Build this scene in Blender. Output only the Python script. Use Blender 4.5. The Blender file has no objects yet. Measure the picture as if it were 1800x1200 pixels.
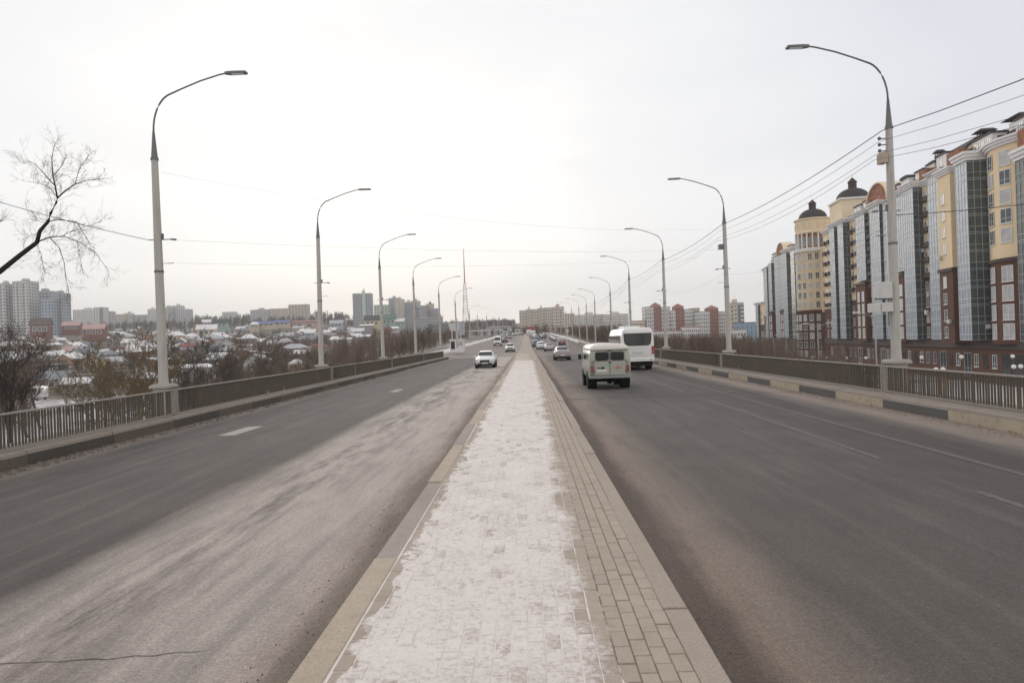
import bpy, math, random
import numpy as np
from mathutils import Vector, Matrix
R = random.Random(7)
sc = bpy.context.scene
col = sc.collection
# ------------------------------------------------------------------ camera
F_PX = 1200.0
ROLL, YAW, PITCH = 0.035, 26.1 / F_PX, 3.1 / F_PX
CAMZ = 2.40
fw = Vector((-math.sin(YAW) * math.cos(PITCH), math.cos(YAW) * math.cos(PITCH), -math.sin(PITCH)))
r0 = Vector((math.cos(YAW), math.sin(YAW), 0)); u0 = r0.cross(fw)
cr = r0 * math.cos(ROLL) - u0 * math.sin(ROLL); cu = r0 * math.sin(ROLL) + u0 * math.cos(ROLL)
cam_d = bpy.data.cameras.new('camera'); cam = bpy.data.objects.new('camera', cam_d); col.objects.link(cam)
cam.matrix_world = Matrix(((cr.x, cu.x, -fw.x, 0), (cr.y, cu.y, -fw.y, 0), (cr.z, cu.z, -fw.z, CAMZ), (0, 0, 0, 1)))
cam_d.sensor_width = 36; cam_d.lens = 24; cam_d.clip_start = 0.1; cam_d.clip_end = 20000
sc.camera = cam
# ------------------------------------------------------------------ world
SUN_EL, SUN_AZ = math.radians(14), math.radians(-14)      # azimuth measured from +Y towards +X
world = bpy.data.worlds.new('World'); sc.world = world; world.use_nodes = True
wn = world.node_tree; wn.nodes.clear()
def wnode(t, **k):
    n = wn.nodes.new(t)
    for a, b in k.items(): setattr(n, a, b)
    return n
w_out = wnode('ShaderNodeOutputWorld'); w_bg = wnode('ShaderNodeBackground'); w_bg2 = wnode('ShaderNodeBackground'); w_add = wnode('ShaderNodeMixShader')
w_sky = wnode('ShaderNodeTexSky', sky_type='NISHITA', sun_disc=False)
w_sky.sun_elevation = SUN_EL; w_sky.sun_rotation = SUN_AZ
w_bg.inputs[1].default_value = 0.05
wn.links.new(w_sky.outputs[0], w_bg.inputs[0])
w_tc = wnode('ShaderNodeTexCoord'); w_sep = wnode('ShaderNodeSeparateXYZ')
wn.links.new(w_tc.outputs['Generated'], w_sep.inputs[0])
# overcast layer: pale grey cloud deck, a little brighter and warmer round the hidden sun
w_dot = wnode('ShaderNodeVectorMath', operation='DOT_PRODUCT')
w_dot.inputs[1].default_value = (math.sin(SUN_AZ) * math.cos(SUN_EL), math.cos(SUN_AZ) * math.cos(SUN_EL), math.sin(SUN_EL))
wn.links.new(w_tc.outputs['Generated'], w_dot.inputs[0])
w_map = wnode('ShaderNodeMapping'); w_map.inputs['Scale'].default_value = (1.0, 1.0, 3.2)
wn.links.new(w_tc.outputs['Generated'], w_map.inputs[0])
w_noi = wnode('ShaderNodeTexNoise'); w_noi.inputs['Scale'].default_value = 1.7; w_noi.inputs['Detail'].default_value = 5; w_noi.inputs['Roughness'].default_value = 0.5
wn.links.new(w_map.outputs[0], w_noi.inputs['Vector'])
w_ma = wnode('ShaderNodeMath', operation='MULTIPLY_ADD'); w_ma.inputs[1].default_value = 0.34; w_ma.inputs[2].default_value = -0.17
wn.links.new(w_noi.outputs[0], w_ma.inputs[0])
w_ad = wnode('ShaderNodeMath', operation='ADD')
wn.links.new(w_dot.outputs['Value'], w_ad.inputs[0]); wn.links.new(w_ma.outputs[0], w_ad.inputs[1])
w_ramp = wnode('ShaderNodeValToRGB')
e = w_ramp.color_ramp.elements
e[0].position = 0.0; e[0].color = (0.92, 0.90, 0.885, 1)
e[1].position = 1.0; e[1].color = (1.09, 1.075, 1.06, 1)
for p_, c_ in ((0.40, (0.80, 0.795, 0.81, 1)), (0.74, (0.77, 0.79, 0.86, 1)), (0.87, (0.915, 0.925, 0.955, 1)), (0.955, (0.99, 0.99, 0.995, 1))):
    q = w_ramp.color_ramp.elements.new(p_); q.color = c_
wn.links.new(w_ad.outputs[0], w_ramp.inputs[0])
w_abs = wnode('ShaderNodeMath', operation='ABSOLUTE'); wn.links.new(w_sep.outputs[2], w_abs.inputs[0])
w_inv = wnode('ShaderNodeMath', operation='SUBTRACT'); w_inv.inputs[0].default_value = 1.0; wn.links.new(w_abs.outputs[0], w_inv.inputs[1])
w_pow = wnode('ShaderNodeMath', operation='POWER'); wn.links.new(w_inv.outputs[0], w_pow.inputs[0]); w_pow.inputs[1].default_value = 7.0
w_hz = wnode('ShaderNodeMix', data_type='RGBA', blend_type='ADD'); w_hm = wnode('ShaderNodeMath', operation='MULTIPLY'); wn.links.new(w_pow.outputs[0], w_hm.inputs[0]); w_hm.inputs[1].default_value = 1.0
wn.links.new(w_hm.outputs[0], w_hz.inputs[0]); wn.links.new(w_ramp.outputs[0], w_hz.inputs[6]); w_hz.inputs[7].default_value = (0.26, 0.235, 0.21, 1)
wn.links.new(w_hz.outputs[2], w_bg2.inputs[0]); w_bg2.inputs[1].default_value = 1.09
w_add.inputs[0].default_value = 0.90
wn.links.new(w_bg.outputs[0], w_add.inputs[1]); wn.links.new(w_bg2.outputs[0], w_add.inputs[2]); wn.links.new(w_add.outputs[0], w_out.inputs[0])
# ------------------------------------------------------------------ sun (veiled)
sd = bpy.data.lights.new('sun', 'SUN'); sd.energy = 1.1; sd.angle = math.radians(30); sd.color = (1.0, 0.93, 0.85)
sun = bpy.data.objects.new('sun', sd); col.objects.link(sun)
sv = Vector((math.sin(SUN_AZ) * math.cos(SUN_EL), math.cos(SUN_AZ) * math.cos(SUN_EL), math.sin(SUN_EL)))
sun.rotation_euler = sv.to_track_quat('Z', 'Y').to_euler(); sun.location = (0, 0, 60)
sc.view_settings.view_transform = 'Standard'; sc.view_settings.look = 'None'
sc.view_settings.exposure = 0.0; sc.view_settings.gamma = 1.0; sc.view_settings.use_curve_mapping = False
sc.render.engine = 'CYCLES'
sc.cycles.max_bounces = 5; sc.cycles.diffuse_bounces = 2; sc.cycles.glossy_bounces = 3; sc.cycles.transmission_bounces = 2; sc.cycles.volume_bounces = 0
# ------------------------------------------------------------------ pixel helpers (photo 1800x1200) used to survey real positions
def ray(px, py):
    x, y = px - 900.0, py - 600.0
    return fw * F_PX + cr * x - cu * y
def P(px, py, Y):
    d = ray(px, py); k = Y / d.y
    return Vector((d.x * k, Y, CAMZ + d.z * k))
# ------------------------------------------------------------------ terrain functions
def sstep(a, b, x):
    t = min(1.0, max(0.0, (x - a) / (b - a))); return t * t * (3 - 2 * t)
def lerp(pts, x):
    if x <= pts[0][0]: return pts[0][1]
    for (a, va), (b, vb) in zip(pts, pts[1:]):
        if x <= b: return va + (vb - va) * (x - a) / (b - a)
    return pts[-1][1]
LP = [(0, -8), (200, -7.6), (300, -5.0), (400, 0.5), (480, 6), (650, 16), (850, 28), (1050, 42), (1200, 54), (1350, 60), (1800, 52), (6000, 20)]
CP = [(0, -8), (150, -7), (300, -1), (600, 9), (900, 21), (1200, 31), (1600, 34), (6000, 20)]
RP = [(0, -7.8), (300, -7.6), (500, -4), (700, 1), (900, 6), (1400, 12), (3000, 16), (6000, 10)]
def roadz(y):
    if y < 125: return 0.0
    if y < 165: return 0.02 * (y - 125) ** 2 / 80
    if y < 430: return 0.4 + 0.02 * (y - 165)
    if y < 520: return 5.7 + 0.02 * (y - 430) * (1 - (y - 430) / 180)
    return 6.6
def ground(x, y):
    t = x / max(y, 60.0)
    wl = 1 - sstep(-0.32, -0.16, t); wr = sstep(-0.03, 0.10, t)
    z = (1 - wr) * (wl * lerp(LP, y) + (1 - wl) * lerp(CP, y)) + wr * lerp(RP, y)
    z += (math.sin(x * 0.021 + 1.3) * math.sin(y * 0.017) * 0.6 + math.sin(x * 0.005 + y * 0.007) * 1.2) * sstep(120, 420, y)
    w = sstep(94, 104, y) * (1 - sstep(22, 50, abs(x + 1)))
    if y > 460: w *= 1 - sstep(460, 700, y)
    return z * (1 - w) + (roadz(y) - 0.35) * w
def hit(px, py, y0=60.0, y1=2200.0):
    d = ray(px, py); y = y0; prev = y0
    while y < y1:
        p = Vector((0, 0, CAMZ)) + d * (y / d.y)
        if p.z <= ground(p.x, y): return p
        y *= 1.01
    return None
# ------------------------------------------------------------------ mesh builder
class MB:
    def __init__(s): s.v = []; s.f = []; s.m = []
    def quadbox(s, lo, hi, m=0):            # 8 corners lists
        b = len(s.v); s.v += [tuple(p) for p in lo] + [tuple(p) for p in hi]
        s.f += [(b + 3, b + 2, b + 1, b), (b + 4, b + 5, b + 6, b + 7), (b, b + 1, b + 5, b + 4), (b + 1, b + 2, b + 6, b + 5), (b + 2, b + 3, b + 7, b + 6), (b + 3, b, b + 4, b + 7)]
        s.m += [m] * 6; return s
    def box(s, x0, x1, y0, y1, z0, z1, m=0):
        return s.quadbox([(x0, y0, z0), (x1, y0, z0), (x1, y1, z0), (x0, y1, z0)], [(x0, y0, z1), (x1, y0, z1), (x1, y1, z1), (x0, y1, z1)], m)
    def bev(s, x0, x1, y0, y1, z0, z1, c=0.01, m=0):      # box with chamfered top
        s.quadbox([(x0, y0, z0), (x1, y0, z0), (x1, y1, z0), (x0, y1, z0)], [(x0, y0, z1 - c), (x1, y0, z1 - c), (x1, y1, z1 - c), (x0, y1, z1 - c)], m)
        s.f.pop(-5); s.m.pop()
        b = len(s.v) - 4
        s.v += [(x0 + c, y0 + c, z1), (x1 - c, y0 + c, z1), (x1 - c, y1 - c, z1), (x0 + c, y1 - c, z1)]
        t = b + 4
        s.f += [(t, t + 1, t + 2, t + 3), (b, b + 1, t + 1, t), (b + 1, b + 2, t + 2, t + 1), (b + 2, b + 3, t + 3, t + 2), (b + 3, b, t, t + 3)]
        s.m += [m] * 5; return s
    def poly(s, pts, m=0):
        b = len(s.v); s.v += [tuple(p) for p in pts]; s.f.append(tuple(range(b, b + len(pts)))); s.m.append(m); return s
    def tube(s, pts, rad, n=8, cap=True, m=0):
        pts = [Vector(p) for p in pts]; b = len(s.v); k = len(pts)
        if not hasattr(rad, '__len__'): rad = [rad] * k
        for i, p in enumerate(pts):
            t = (pts[min(i + 1, k - 1)] - pts[max(i - 1, 0)]).normalized()
            a = Vector((0, 0, 1)) if abs(t.z) < 0.9 else Vector((1, 0, 0))
            u = t.cross(a).normalized(); w = t.cross(u)
            for j in range(n):
                q = 2 * math.pi * j / n
                s.v.append(tuple(p + (u * math.cos(q) + w * math.sin(q)) * rad[i]))
        for i in range(k - 1):
            for j in range(n):
                s.f.append((b + i * n + j, b + i * n + (j + 1) % n, b + (i + 1) * n + (j + 1) % n, b + (i + 1) * n + j)); s.m.append(m)
        if cap:
            s.f.append(tuple(b + j for j in range(n))[::-1]); s.f.append(tuple(b + (k - 1) * n + j for j in range(n))); s.m += [m, m]
        return s
    def loft(s, secs, m=0, cap=True):
        b = len(s.v); n = len(secs[0]); k = len(secs)
        for q in secs: s.v += [tuple(p) for p in q]
        for i in range(k - 1):
            for j in range(n):
                s.f.append((b + i * n + j, b + (i + 1) * n + j, b + (i + 1) * n + (j + 1) % n, b + i * n + (j + 1) % n)); s.m.append(m)
        if cap:
            s.f.append(tuple(b + j for j in range(n))); s.f.append(tuple(b + (k - 1) * n + j for j in range(n))[::-1]); s.m += [m, m]
        return s
    def prism(s, prof, a, b_, axis=1, m=0):       # profile of 2D points extruded along axis (0:x,1:y,2:z)
        def mk(p, t):
            return (t, p[0], p[1]) if axis == 0 else ((p[0], t, p[1]) if axis == 1 else (p[0], p[1], t))
        return s.loft([[mk(p, a) for p in prof], [mk(p, b_) for p in prof]], m)
    def lathe(s, cx, cy, prof, n=16, m=0, a0=0, a1=2 * math.pi):
        full = abs(a1 - a0 - 2 * math.pi) < 1e-6; b = len(s.v); cols = n if full else n + 1
        for r, z in prof:
            for j in range(cols):
                q = a0 + (a1 - a0) * j / n; s.v.append((cx + r * math.cos(q), cy + r * math.sin(q), z))
        for i in range(len(prof) - 1):
            for j in range(n):
                j2 = (j + 1) % cols if full else j + 1
                s.f.append((b + i * cols + j, b + i * cols + j2, b + (i + 1) * cols + j2, b + (i + 1) * cols + j)); s.m.append(m)
        return s
    def ball(s, c, r, n=10, m=0, sz=1.0):
        k = n // 2
        return s._off(c, lambda q: q.lathe(0, 0, [(max(0.001, r * math.sin(math.pi * i / k)), -r * sz * math.cos(math.pi * i / k)) for i in range(k + 1)], n, m))
    def _off(s, c, fn):
        b = len(s.v); fn(s)
        for i in range(b, len(s.v)):
            v = s.v[i]; s.v[i] = (v[0] + c[0], v[1] + c[1], v[2] + c[2])
        return s
    def mesh(s, name, mats=(), smooth=False):
        me = bpy.data.meshes.new(name); me.from_pydata(s.v, [], s.f)
        for m in (mats if isinstance(mats, (list, tuple)) else [mats]): me.materials.append(m)
        if any(s.m): me.polygons.foreach_set('material_index', s.m)
        if smooth: me.polygons.foreach_set('use_smooth', [True] * len(s.f))
        me.update(); return me
def put(me, name, parent=None, loc=None, rz=0, kind=None, label=None, cat=None, group=None, scale=None, ry=0):
    o = bpy.data.objects.new(name, me); col.objects.link(o)
    if parent is not None: o.parent = parent
    if loc is not None: o.location = loc
    if rz or ry: o.rotation_euler = (0, ry, rz)
    if scale is not None: o.scale = scale
    if kind: o['kind'] = kind
    if label: o['label'] = label
    if cat: o['category'] = cat
    if group: o['group'] = group
    return o
def thing(name, label, cat, loc=(0, 0, 0), rz=0, group=None, scale=None):
    return put(None, name, None, loc, rz, None, label, cat, group, scale)
def kids(o): return [c for c in bpy.data.objects if c.parent is o]
def copy_tree(o, loc=None, rz=None, label=None, parent=None, kidmap=None):
    c = o.copy(); col.objects.link(c)
    if parent is not None: c.parent = parent
    if loc is not None: c.location = loc
    if rz is not None: c.rotation_euler = (0, 0, rz)
    if label: c['label'] = label
    for ch in (kidmap.get(o.name, []) if kidmap is not None else o.children): copy_tree(ch, parent=c)
    return c
# ------------------------------------------------------------------ materials
class N:
    def __init__(s, name):
        s.mat = bpy.data.materials.new(name); s.mat.use_nodes = True; s.t = s.mat.node_tree
        s.b = s.t.nodes['Principled BSDF']; s.geo = s.t.nodes.new('ShaderNodeNewGeometry'); s.pos = s.geo.outputs['Position']
        s.obj = None
    def n(s, t, **k):
        q = s.t.nodes.new(t)
        for a, b in k.items(): setattr(q, a, b)
        return q
    def l(s, a, b): s.t.links.new(a, b)
    def set(s, inp, v):
        if hasattr(v, 'is_linked'): s.l(v, inp)
        else: inp.default_value = v
    def sep(s, v=None):
        q = s.n('ShaderNodeSeparateXYZ'); s.l(v or s.pos, q.inputs[0]); return q.outputs
    def math(s, op, a, b=0.0, c=0.0, clamp=False):
        q = s.n('ShaderNodeMath', operation=op, use_clamp=clamp); s.set(q.inputs[0], a); s.set(q.inputs[1], b); s.set(q.inputs[2], c); return q.outputs[0]
    def noise(s, scale=1.0, detail=4, rough=0.55, vec=(1, 1, 1), off=(0, 0, 0), src=None, dist=0.0):
        m = s.n('ShaderNodeMapping'); m.inputs['Scale'].default_value = vec; m.inputs['Location'].default_value = off
        s.l(src or s.pos, m.inputs[0]); q = s.n('ShaderNodeTexNoise'); s.l(m.outputs[0], q.inputs['Vector'])
        q.inputs['Scale'].default_value = scale; q.inputs['Detail'].default_value = detail; q.inputs['Roughness'].default_value = rough; q.inputs['Distortion'].default_value = dist
        return q.outputs[0]
    def ramp(s, f, pts):
        q = s.n('ShaderNodeValToRGB'); s.l(f, q.inputs[0]); el = q.color_ramp.elements
        while len(el) < len(pts): el.new(0.5)
        for a, (p, c) in zip(el, pts):
            a.position = p; a.color = (c, c, c, 1) if not hasattr(c, '__len__') else (*c, 1)
        return q.outputs[0]
    def mix(s, f, a, b, mode='MIX'):
        q = s.n('ShaderNodeMix', data_type='RGBA', blend_type=mode)
        s.set(q.inputs[0], f)
        for i, v in ((6, a), (7, b)):
            if hasattr(v, 'is_linked'): s.l(v, q.inputs[i])
            else: q.inputs[i].default_value = (*v, 1)
        return q.outputs[2]
    def bump(s, h, strength=0.3, dist=0.01):
        q = s.n('ShaderNodeBump'); q.inputs['Strength'].default_value = strength; q.inputs['Distance'].default_value = dist
        s.l(h, q.inputs['Height']); s.l(q.outputs[0], s.b.inputs['Normal'])
    def out(s, colr, rough=0.8, metal=0.0, spec=0.4):
        if hasattr(colr, 'is_linked'): s.l(colr, s.b.inputs['Base Color'])
        else: s.b.inputs['Base Color'].default_value = (*colr, 1)
        s.set(s.b.inputs['Roughness'], rough); s.b.inputs['Metallic'].default_value = metal; s.b.inputs['Specular IOR Level'].default_value = spec
        return s.mat
def simple(name, c, rough=0.8, var=0.15, scale=1.5, metal=0.0, spec=0.35, bump=0.0, bscale=None, local=False, vec=(1, 1, 1)):
    s = N(name); src = None
    if local:
        tc = s.n('ShaderNodeTexCoord'); src = tc.outputs['Object']
    nz = s.noise(scale, 5, 0.6, vec, src=src)
    colr = s.mix(nz, tuple(x * (1 - var * 1.6) for x in c), tuple(min(1, x * (1 + var * 1.6)) for x in c)) if var else c
    if bump: s.bump(s.noise(bscale or scale * 12, 4, 0.6, src=src), bump, 0.01)
    return s.out(colr, rough, metal, spec)
M = {}
M['concrete'] = simple('concrete', (0.36, 0.335, 0.31), 0.9, 0.22, 2.2, bump=0.3)
def polemat():
    s = N('pole_concrete'); a = s.noise(9, 5, 0.7, (1, 1, 0.08)); b = s.noise(2.5, 5, 0.65); c = s.noise(40, 3, 0.8)
    cc = s.mix(s.math('MULTIPLY', s.math('SUBTRACT', a, 0.45, clamp=True), 2.6, clamp=True), (0.52, 0.49, 0.465), (0.34, 0.31, 0.285))
    cc = s.mix(s.math('MULTIPLY', s.math('SUBTRACT', b, 0.55, clamp=True), 3.0, clamp=True), cc, (0.40, 0.36, 0.32)); cc = s.mix(s.math('MULTIPLY', c, 0.35), cc, (0.3, 0.28, 0.26))
    s.bump(c, 0.3, 0.01); return s.out(cc, 0.88)
M['pole'] = polemat()
M['lampmetal'] = simple('lamp_metal', (0.16, 0.16, 0.165), 0.5, 0.1, 3, metal=0.5)
M['galv'] = simple('galvanised', (0.30, 0.31, 0.32), 0.5, 0.15, 3, metal=0.6)
M['boxgrey'] = simple('cabinet_paint', (0.55, 0.54, 0.53), 0.6, 0.1, 4)
M['wire'] = simple('wire', (0.05, 0.05, 0.055), 0.6, 0)
M['rubber'] = simple('rubber', (0.022, 0.022, 0.022), 0.9, 0.2, 9)
M['black'] = simple('black_plastic', (0.018, 0.018, 0.02), 0.5, 0)
M['dark'] = simple('underbody', (0.012, 0.012, 0.012), 0.95, 0)
M['chrome'] = simple('rim_metal', (0.45, 0.45, 0.46), 0.35, 0.05, 5, metal=0.9)
M['plate'] = simple('plate', (0.72, 0.72, 0.70), 0.6, 0.05, 9)
def paint(name, c, dirt=0.35, rough=0.28):
    s = N(name); tc = s.n('ShaderNodeTexCoord'); src = tc.outputs['Object']; z = s.sep(src)[2]
    d = s.math('MULTIPLY_ADD', z, -1.1, 1.05); d = s.math('MULTIPLY', s.math('ADD', d, s.math('MULTIPLY_ADD', s.noise(3, 5, 0.65, src=src), 1.4, -0.8)), dirt, clamp=True)
    s.l(s.mix(d, c, (0.30, 0.26, 0.22)), s.b.inputs['Base Color'])
    s.l(s.math('MULTIPLY_ADD', d, 0.9, rough), s.b.inputs['Roughness']); s.b.inputs['Coat Weight'].default_value = 0.35
    return s.mat
M['white_paint'] = paint('white_car_paint', (0.74, 0.74, 0.74), 0.4)
M['silver_paint'] = paint('silver_car_paint', (0.42, 0.40, 0.41), 0.5)
M['grey_paint'] = paint('grey_car_paint', (0.30, 0.27, 0.275), 0.5)
M['dark_paint'] = paint('dark_car_paint', (0.03, 0.035, 0.045), 0.3)
M['red_paint'] = paint('red_car_paint', (0.25, 0.04, 0.03), 0.35)
M['blue_paint'] = paint('blue_car_paint', (0.12, 0.17, 0.26), 0.35)
M['bus_paint'] = paint('bus_paint', (0.82, 0.81, 0.80), 0.22, 0.25)
M['van_paint'] = paint('van_paint', (0.41, 0.42, 0.37), 0.25, 0.45)
M['van_roof'] = paint('van_roof_paint', (0.70, 0.67, 0.60), 0.05, 0.5)
M['tail'] = simple('tail_light', (0.42, 0.025, 0.025), 0.25, 0.05, 6, spec=0.7)
M['tailold'] = simple('old_tail_light', (0.28, 0.07, 0.05), 0.4, 0.1, 6, spec=0.6)
M['cross'] = simple('red_cross_paint', (0.62, 0.06, 0.05), 0.6, 0.05, 6)
M['head'] = simple('head_light', (0.60, 0.62, 0.64), 0.12, 0.05, 6, spec=0.9)
def glass(name, c, rough=0.05, spec=0.8, var=0.4):
    s = N(name); nz = s.noise(0.9, 4, 0.6)
    return s.out(s.mix(nz, tuple(x * (1 - var) for x in c), tuple(x * (1 + var) for x in c)), rough, 0.0, spec)
M['carglass'] = glass('car_glass', (0.022, 0.024, 0.026), 0.07, 0.5, 0.6)  # mottled base colour stands in for varied reflections
M['winglass'] = glass('window_glass', (0.05, 0.058, 0.066), 0.08, 0.9)
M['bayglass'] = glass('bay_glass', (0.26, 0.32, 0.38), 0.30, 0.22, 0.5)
M['baydark'] = glass('dark_bay_glass', (0.075, 0.095, 0.09), 0.12, 0.5, 0.5)  # darker base colour, mostly for the side panes of the bays
M['curtain'] = simple('curtained_pane', (0.46, 0.45, 0.44), 0.3, 0.35, 0.9, spec=0.7)
M['baymurk'] = glass('murky_bay_glass', (0.05, 0.065, 0.065), 0.35, 0.15, 0.4)
M['farglass'] = simple('far_window', (0.07, 0.08, 0.09), 0.3, 0.35, 0.3, spec=0.7)
M['frame'] = simple('white_frame', (0.74, 0.74, 0.73), 0.6, 0.08, 3)
M['framegrey'] = simple('grey_frame', (0.36, 0.38, 0.40), 0.5, 0.08, 3)
M['cream'] = simple('cream_render', (0.80, 0.63, 0.41), 0.9, 0.07, 0.35)
M['creamlight'] = simple('pale_cream_render', (0.82, 0.68, 0.49), 0.9, 0.07, 0.35)
M['whitetrim'] = simple('white_trim', (0.78, 0.76, 0.75), 0.8, 0.08, 0.6)
M['roofdark'] = simple('dark_roof', (0.045, 0.038, 0.038), 0.75, 0.25, 0.8)
M['bandbrown'] = simple('brown_band', (0.055, 0.035, 0.032), 0.7, 0.2, 0.6)
def brickmat(name, a, b, mortar, sx=0.26, sz=0.09):
    s = N(name); p = s.sep(); q = s.n('ShaderNodeCombineXYZ'); s.l(s.math('ADD', p[0], p[1]), q.inputs[0]); s.l(p[2], q.inputs[1])
    br = s.n('ShaderNodeTexBrick'); s.l(q.outputs[0], br.inputs['Vector']); br.inputs['Scale'].default_value = 1.0
    br.inputs['Brick Width'].default_value = sx; br.inputs['Row Height'].default_value = sz; br.inputs['Mortar Size'].default_value = 0.012
    br.inputs['Color1'].default_value = (*a, 1); br.inputs['Color2'].default_value = (*b, 1); br.inputs['Mortar'].default_value = (*mortar, 1)
    nz = s.noise(0.5, 4); return s.out(s.mix(0.3, br.outputs[0], s.mix(nz, a, b)), 0.85, 0, 0.3)
M['brown'] = brickmat('brown_brick', (0.105, 0.043, 0.027), (0.145, 0.06, 0.036), (0.07, 0.045, 0.035))
M['terra'] = brickmat('terracotta_panel', (0.42, 0.17, 0.09), (0.16, 0.06, 0.035), (0.30, 0.2, 0.13), 0.9, 0.8)
# --- road surface
def road_mat(name, pts, x0, x1, streak, dust=None, seed=0.0):
    s = N(name); p = s.sep()
    wob = s.noise(0.9, 4, 0.6, (1, 0.16, 1), (seed, 0, 0)); wob2 = s.noise(7, 6, 0.75, (1, 0.45, 1), (seed, 3, 0))
    x = s.math('ADD', p[0], s.math('ADD', s.math('MULTIPLY_ADD', wob, (0.5 if x0 >= 0 else 0.9), (-0.25 if x0 >= 0 else -0.45)), s.math('MULTIPLY_ADD', wob2, 0.3, -0.15)))
    f = s.math('DIVIDE', s.math('SUBTRACT', x, x0), x1 - x0)
    c = s.ramp(f, [((a - x0) / (x1 - x0), cc) for a, cc in pts])
    st = s.noise(1.6, 6, 0.6, (1.6, 0.10, 1), (seed + 5, 0, 0)); c = s.mix(s.math('MULTIPLY', s.math('SUBTRACT', st, 0.5, clamp=True), streak * 4, clamp=True), c, (0.21, 0.19, 0.175))
    st2 = s.noise(2.6, 5, 0.6, (1.2, 0.09, 1), (seed + 9, 2, 0)); c = s.mix(s.math('MULTIPLY', s.math('SUBTRACT', 0.5, st2, clamp=True), streak * 5, clamp=True), c, (0.075, 0.066, 0.06))
    if dust:
        d = s.noise(0.9, 9, 0.72, (1.3, 0.22, 1), (seed + 2, 1, 0))
        a = s.math('MULTIPLY', s.ramp(f, [((q - x0) / (x1 - x0), v) for q, v in dust[0]]), s.math('MULTIPLY', s.math('SUBTRACT', d, 0.46), 9.0, clamp=True), clamp=True)
        c = s.mix(a, c, dust[1])
    fine = s.noise(75, 5, 0.85); mid = s.noise(14, 5, 0.7); gr = s.noise(30, 6, 0.85); lowv = s.noise(1.1, 6, 0.7, (1, 0.5, 1), (seed + 3, 7, 0))
    def var(col_, n_, k, lo_, hi_): return s.mix(s.math('MULTIPLY_ADD', s.math('SUBTRACT', n_, 0.5), k, 0.5, clamp=True), s.mix(1.0, col_, (lo_, lo_, lo_), 'MULTIPLY'), s.mix(1.0, col_, (hi_, hi_, hi_), 'MULTIPLY'))
    c = var(c, fine, 3.5, 0.60, 1.40); c = var(c, gr, 3.5, 0.72, 1.28); c = var(c, mid, 2.5, 0.86, 1.12); c = var(c, lowv, 3.0, 0.88, 1.10)
    agg = s.noise(200, 2, 0.9); c = s.mix(s.math('MULTIPLY', s.math('SUBTRACT', agg, 0.60, clamp=True), 6.0, clamp=True), c, s.mix(1.0, c, (1.9, 1.85, 1.8), 'MULTIPLY'))
    s.bump(s.math('ADD', fine, s.math('MULTIPLY', mid, 0.6)), 0.5, 0.012)
    return s.out(c, 0.85, 0, 0.3)
DUST = (0.44, 0.385, 0.35); ASP = (0.074, 0.064, 0.060); DIRT = (0.17, 0.132, 0.105)  # ASP: outer-lane asphalt, base colour darkened partly to mimic lens vignetting
M['road_left'] = road_mat('asphalt_left', [(-11.3, (0.17, 0.145, 0.125)), (-10.7, (0.20, 0.17, 0.15)), (-10.2, ASP), (-6.6, (0.10, 0.086, 0.08)), (-5.35, (0.09, 0.077, 0.071)), (-4.9, (0.34, 0.295, 0.268)), (-4.3, (0.42, 0.365, 0.33)), (-2.6, DUST), (-2.15, (0.38, 0.32, 0.28)), (-1.9, (0.21, 0.17, 0.14)), (-1.3, DIRT)], -12, 0, 0.35,
                          ([(-5.2, 0.2), (-4.6, 0.6), (-4.1, 1.0), (-3.6, 0.55), (-3.0, 0.2), (-2.3, 0.0)], (0.17, 0.142, 0.128)), 0.0)
M['road_right'] = road_mat('asphalt_right', [(0.9, DIRT), (1.5, (0.13, 0.10, 0.082)), (1.72, (0.235, 0.185, 0.15)), (2.0, (0.23, 0.185, 0.155)), (2.7, (0.115, 0.099, 0.091)), (5.5, (0.102, 0.088, 0.082)), (8.6, ASP), (9.1, (0.14, 0.12, 0.11)), (9.6, (0.27, 0.22, 0.185)), (10.5, (0.23, 0.19, 0.16))], 0, 12, 0.35, None, 11.0)
M['road_far'] = road_mat('asphalt_far', [(-30, (0.20, 0.17, 0.15)), (-5.5, (0.20, 0.17, 0.155)), (-2, (0.30, 0.25, 0.22)), (2, (0.22, 0.19, 0.165)), (3.5, (0.16, 0.14, 0.13)), (30, (0.17, 0.15, 0.135))], -30, 30, 0.2)
M['mark'] = simple('road_marking', (0.33, 0.30, 0.28), 0.8, 0.2, 5)
def wornmark():
    s = N('worn_road_marking'); w = s.noise(9, 6, 0.7); s.bump(w, 0.2)
    return s.out(s.mix(s.math('MULTIPLY', s.math('SUBTRACT', w, 0.42, clamp=True), 6, clamp=True), (0.11, 0.095, 0.088), (0.155, 0.136, 0.125)), 0.85)
M['worn'] = wornmark()
M['crack'] = simple('joint_filler', (0.10, 0.085, 0.078), 0.9, 0.3, 8)
def snowmat():
    s = N('thin_snow'); a = s.noise(30, 5, 0.7); b = s.noise(2.5, 5, 0.6, (1, 0.5, 1)); y = s.sep()[1]
    c = s.mix(b, (0.67, 0.61, 0.58), (0.76, 0.70, 0.67)); c = s.mix(s.math('MULTIPLY', s.math('SUBTRACT', a, 0.5, clamp=True), 1.6, clamp=True), c, (0.56, 0.49, 0.45))
    far = s.math('MULTIPLY', s.math('ADD', s.math('MULTIPLY_ADD', y, 1 / 42.0, -0.85), s.math('MULTIPLY_ADD', b, 1.2, -0.6)), 1.0, clamp=True)
    c = s.mix(far, c, (0.58, 0.475, 0.385)); s.bump(a, 0.5, 0.008)
    return s.out(c, 0.8, 0, 0.3)
M['snow'] = snowmat()
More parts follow.
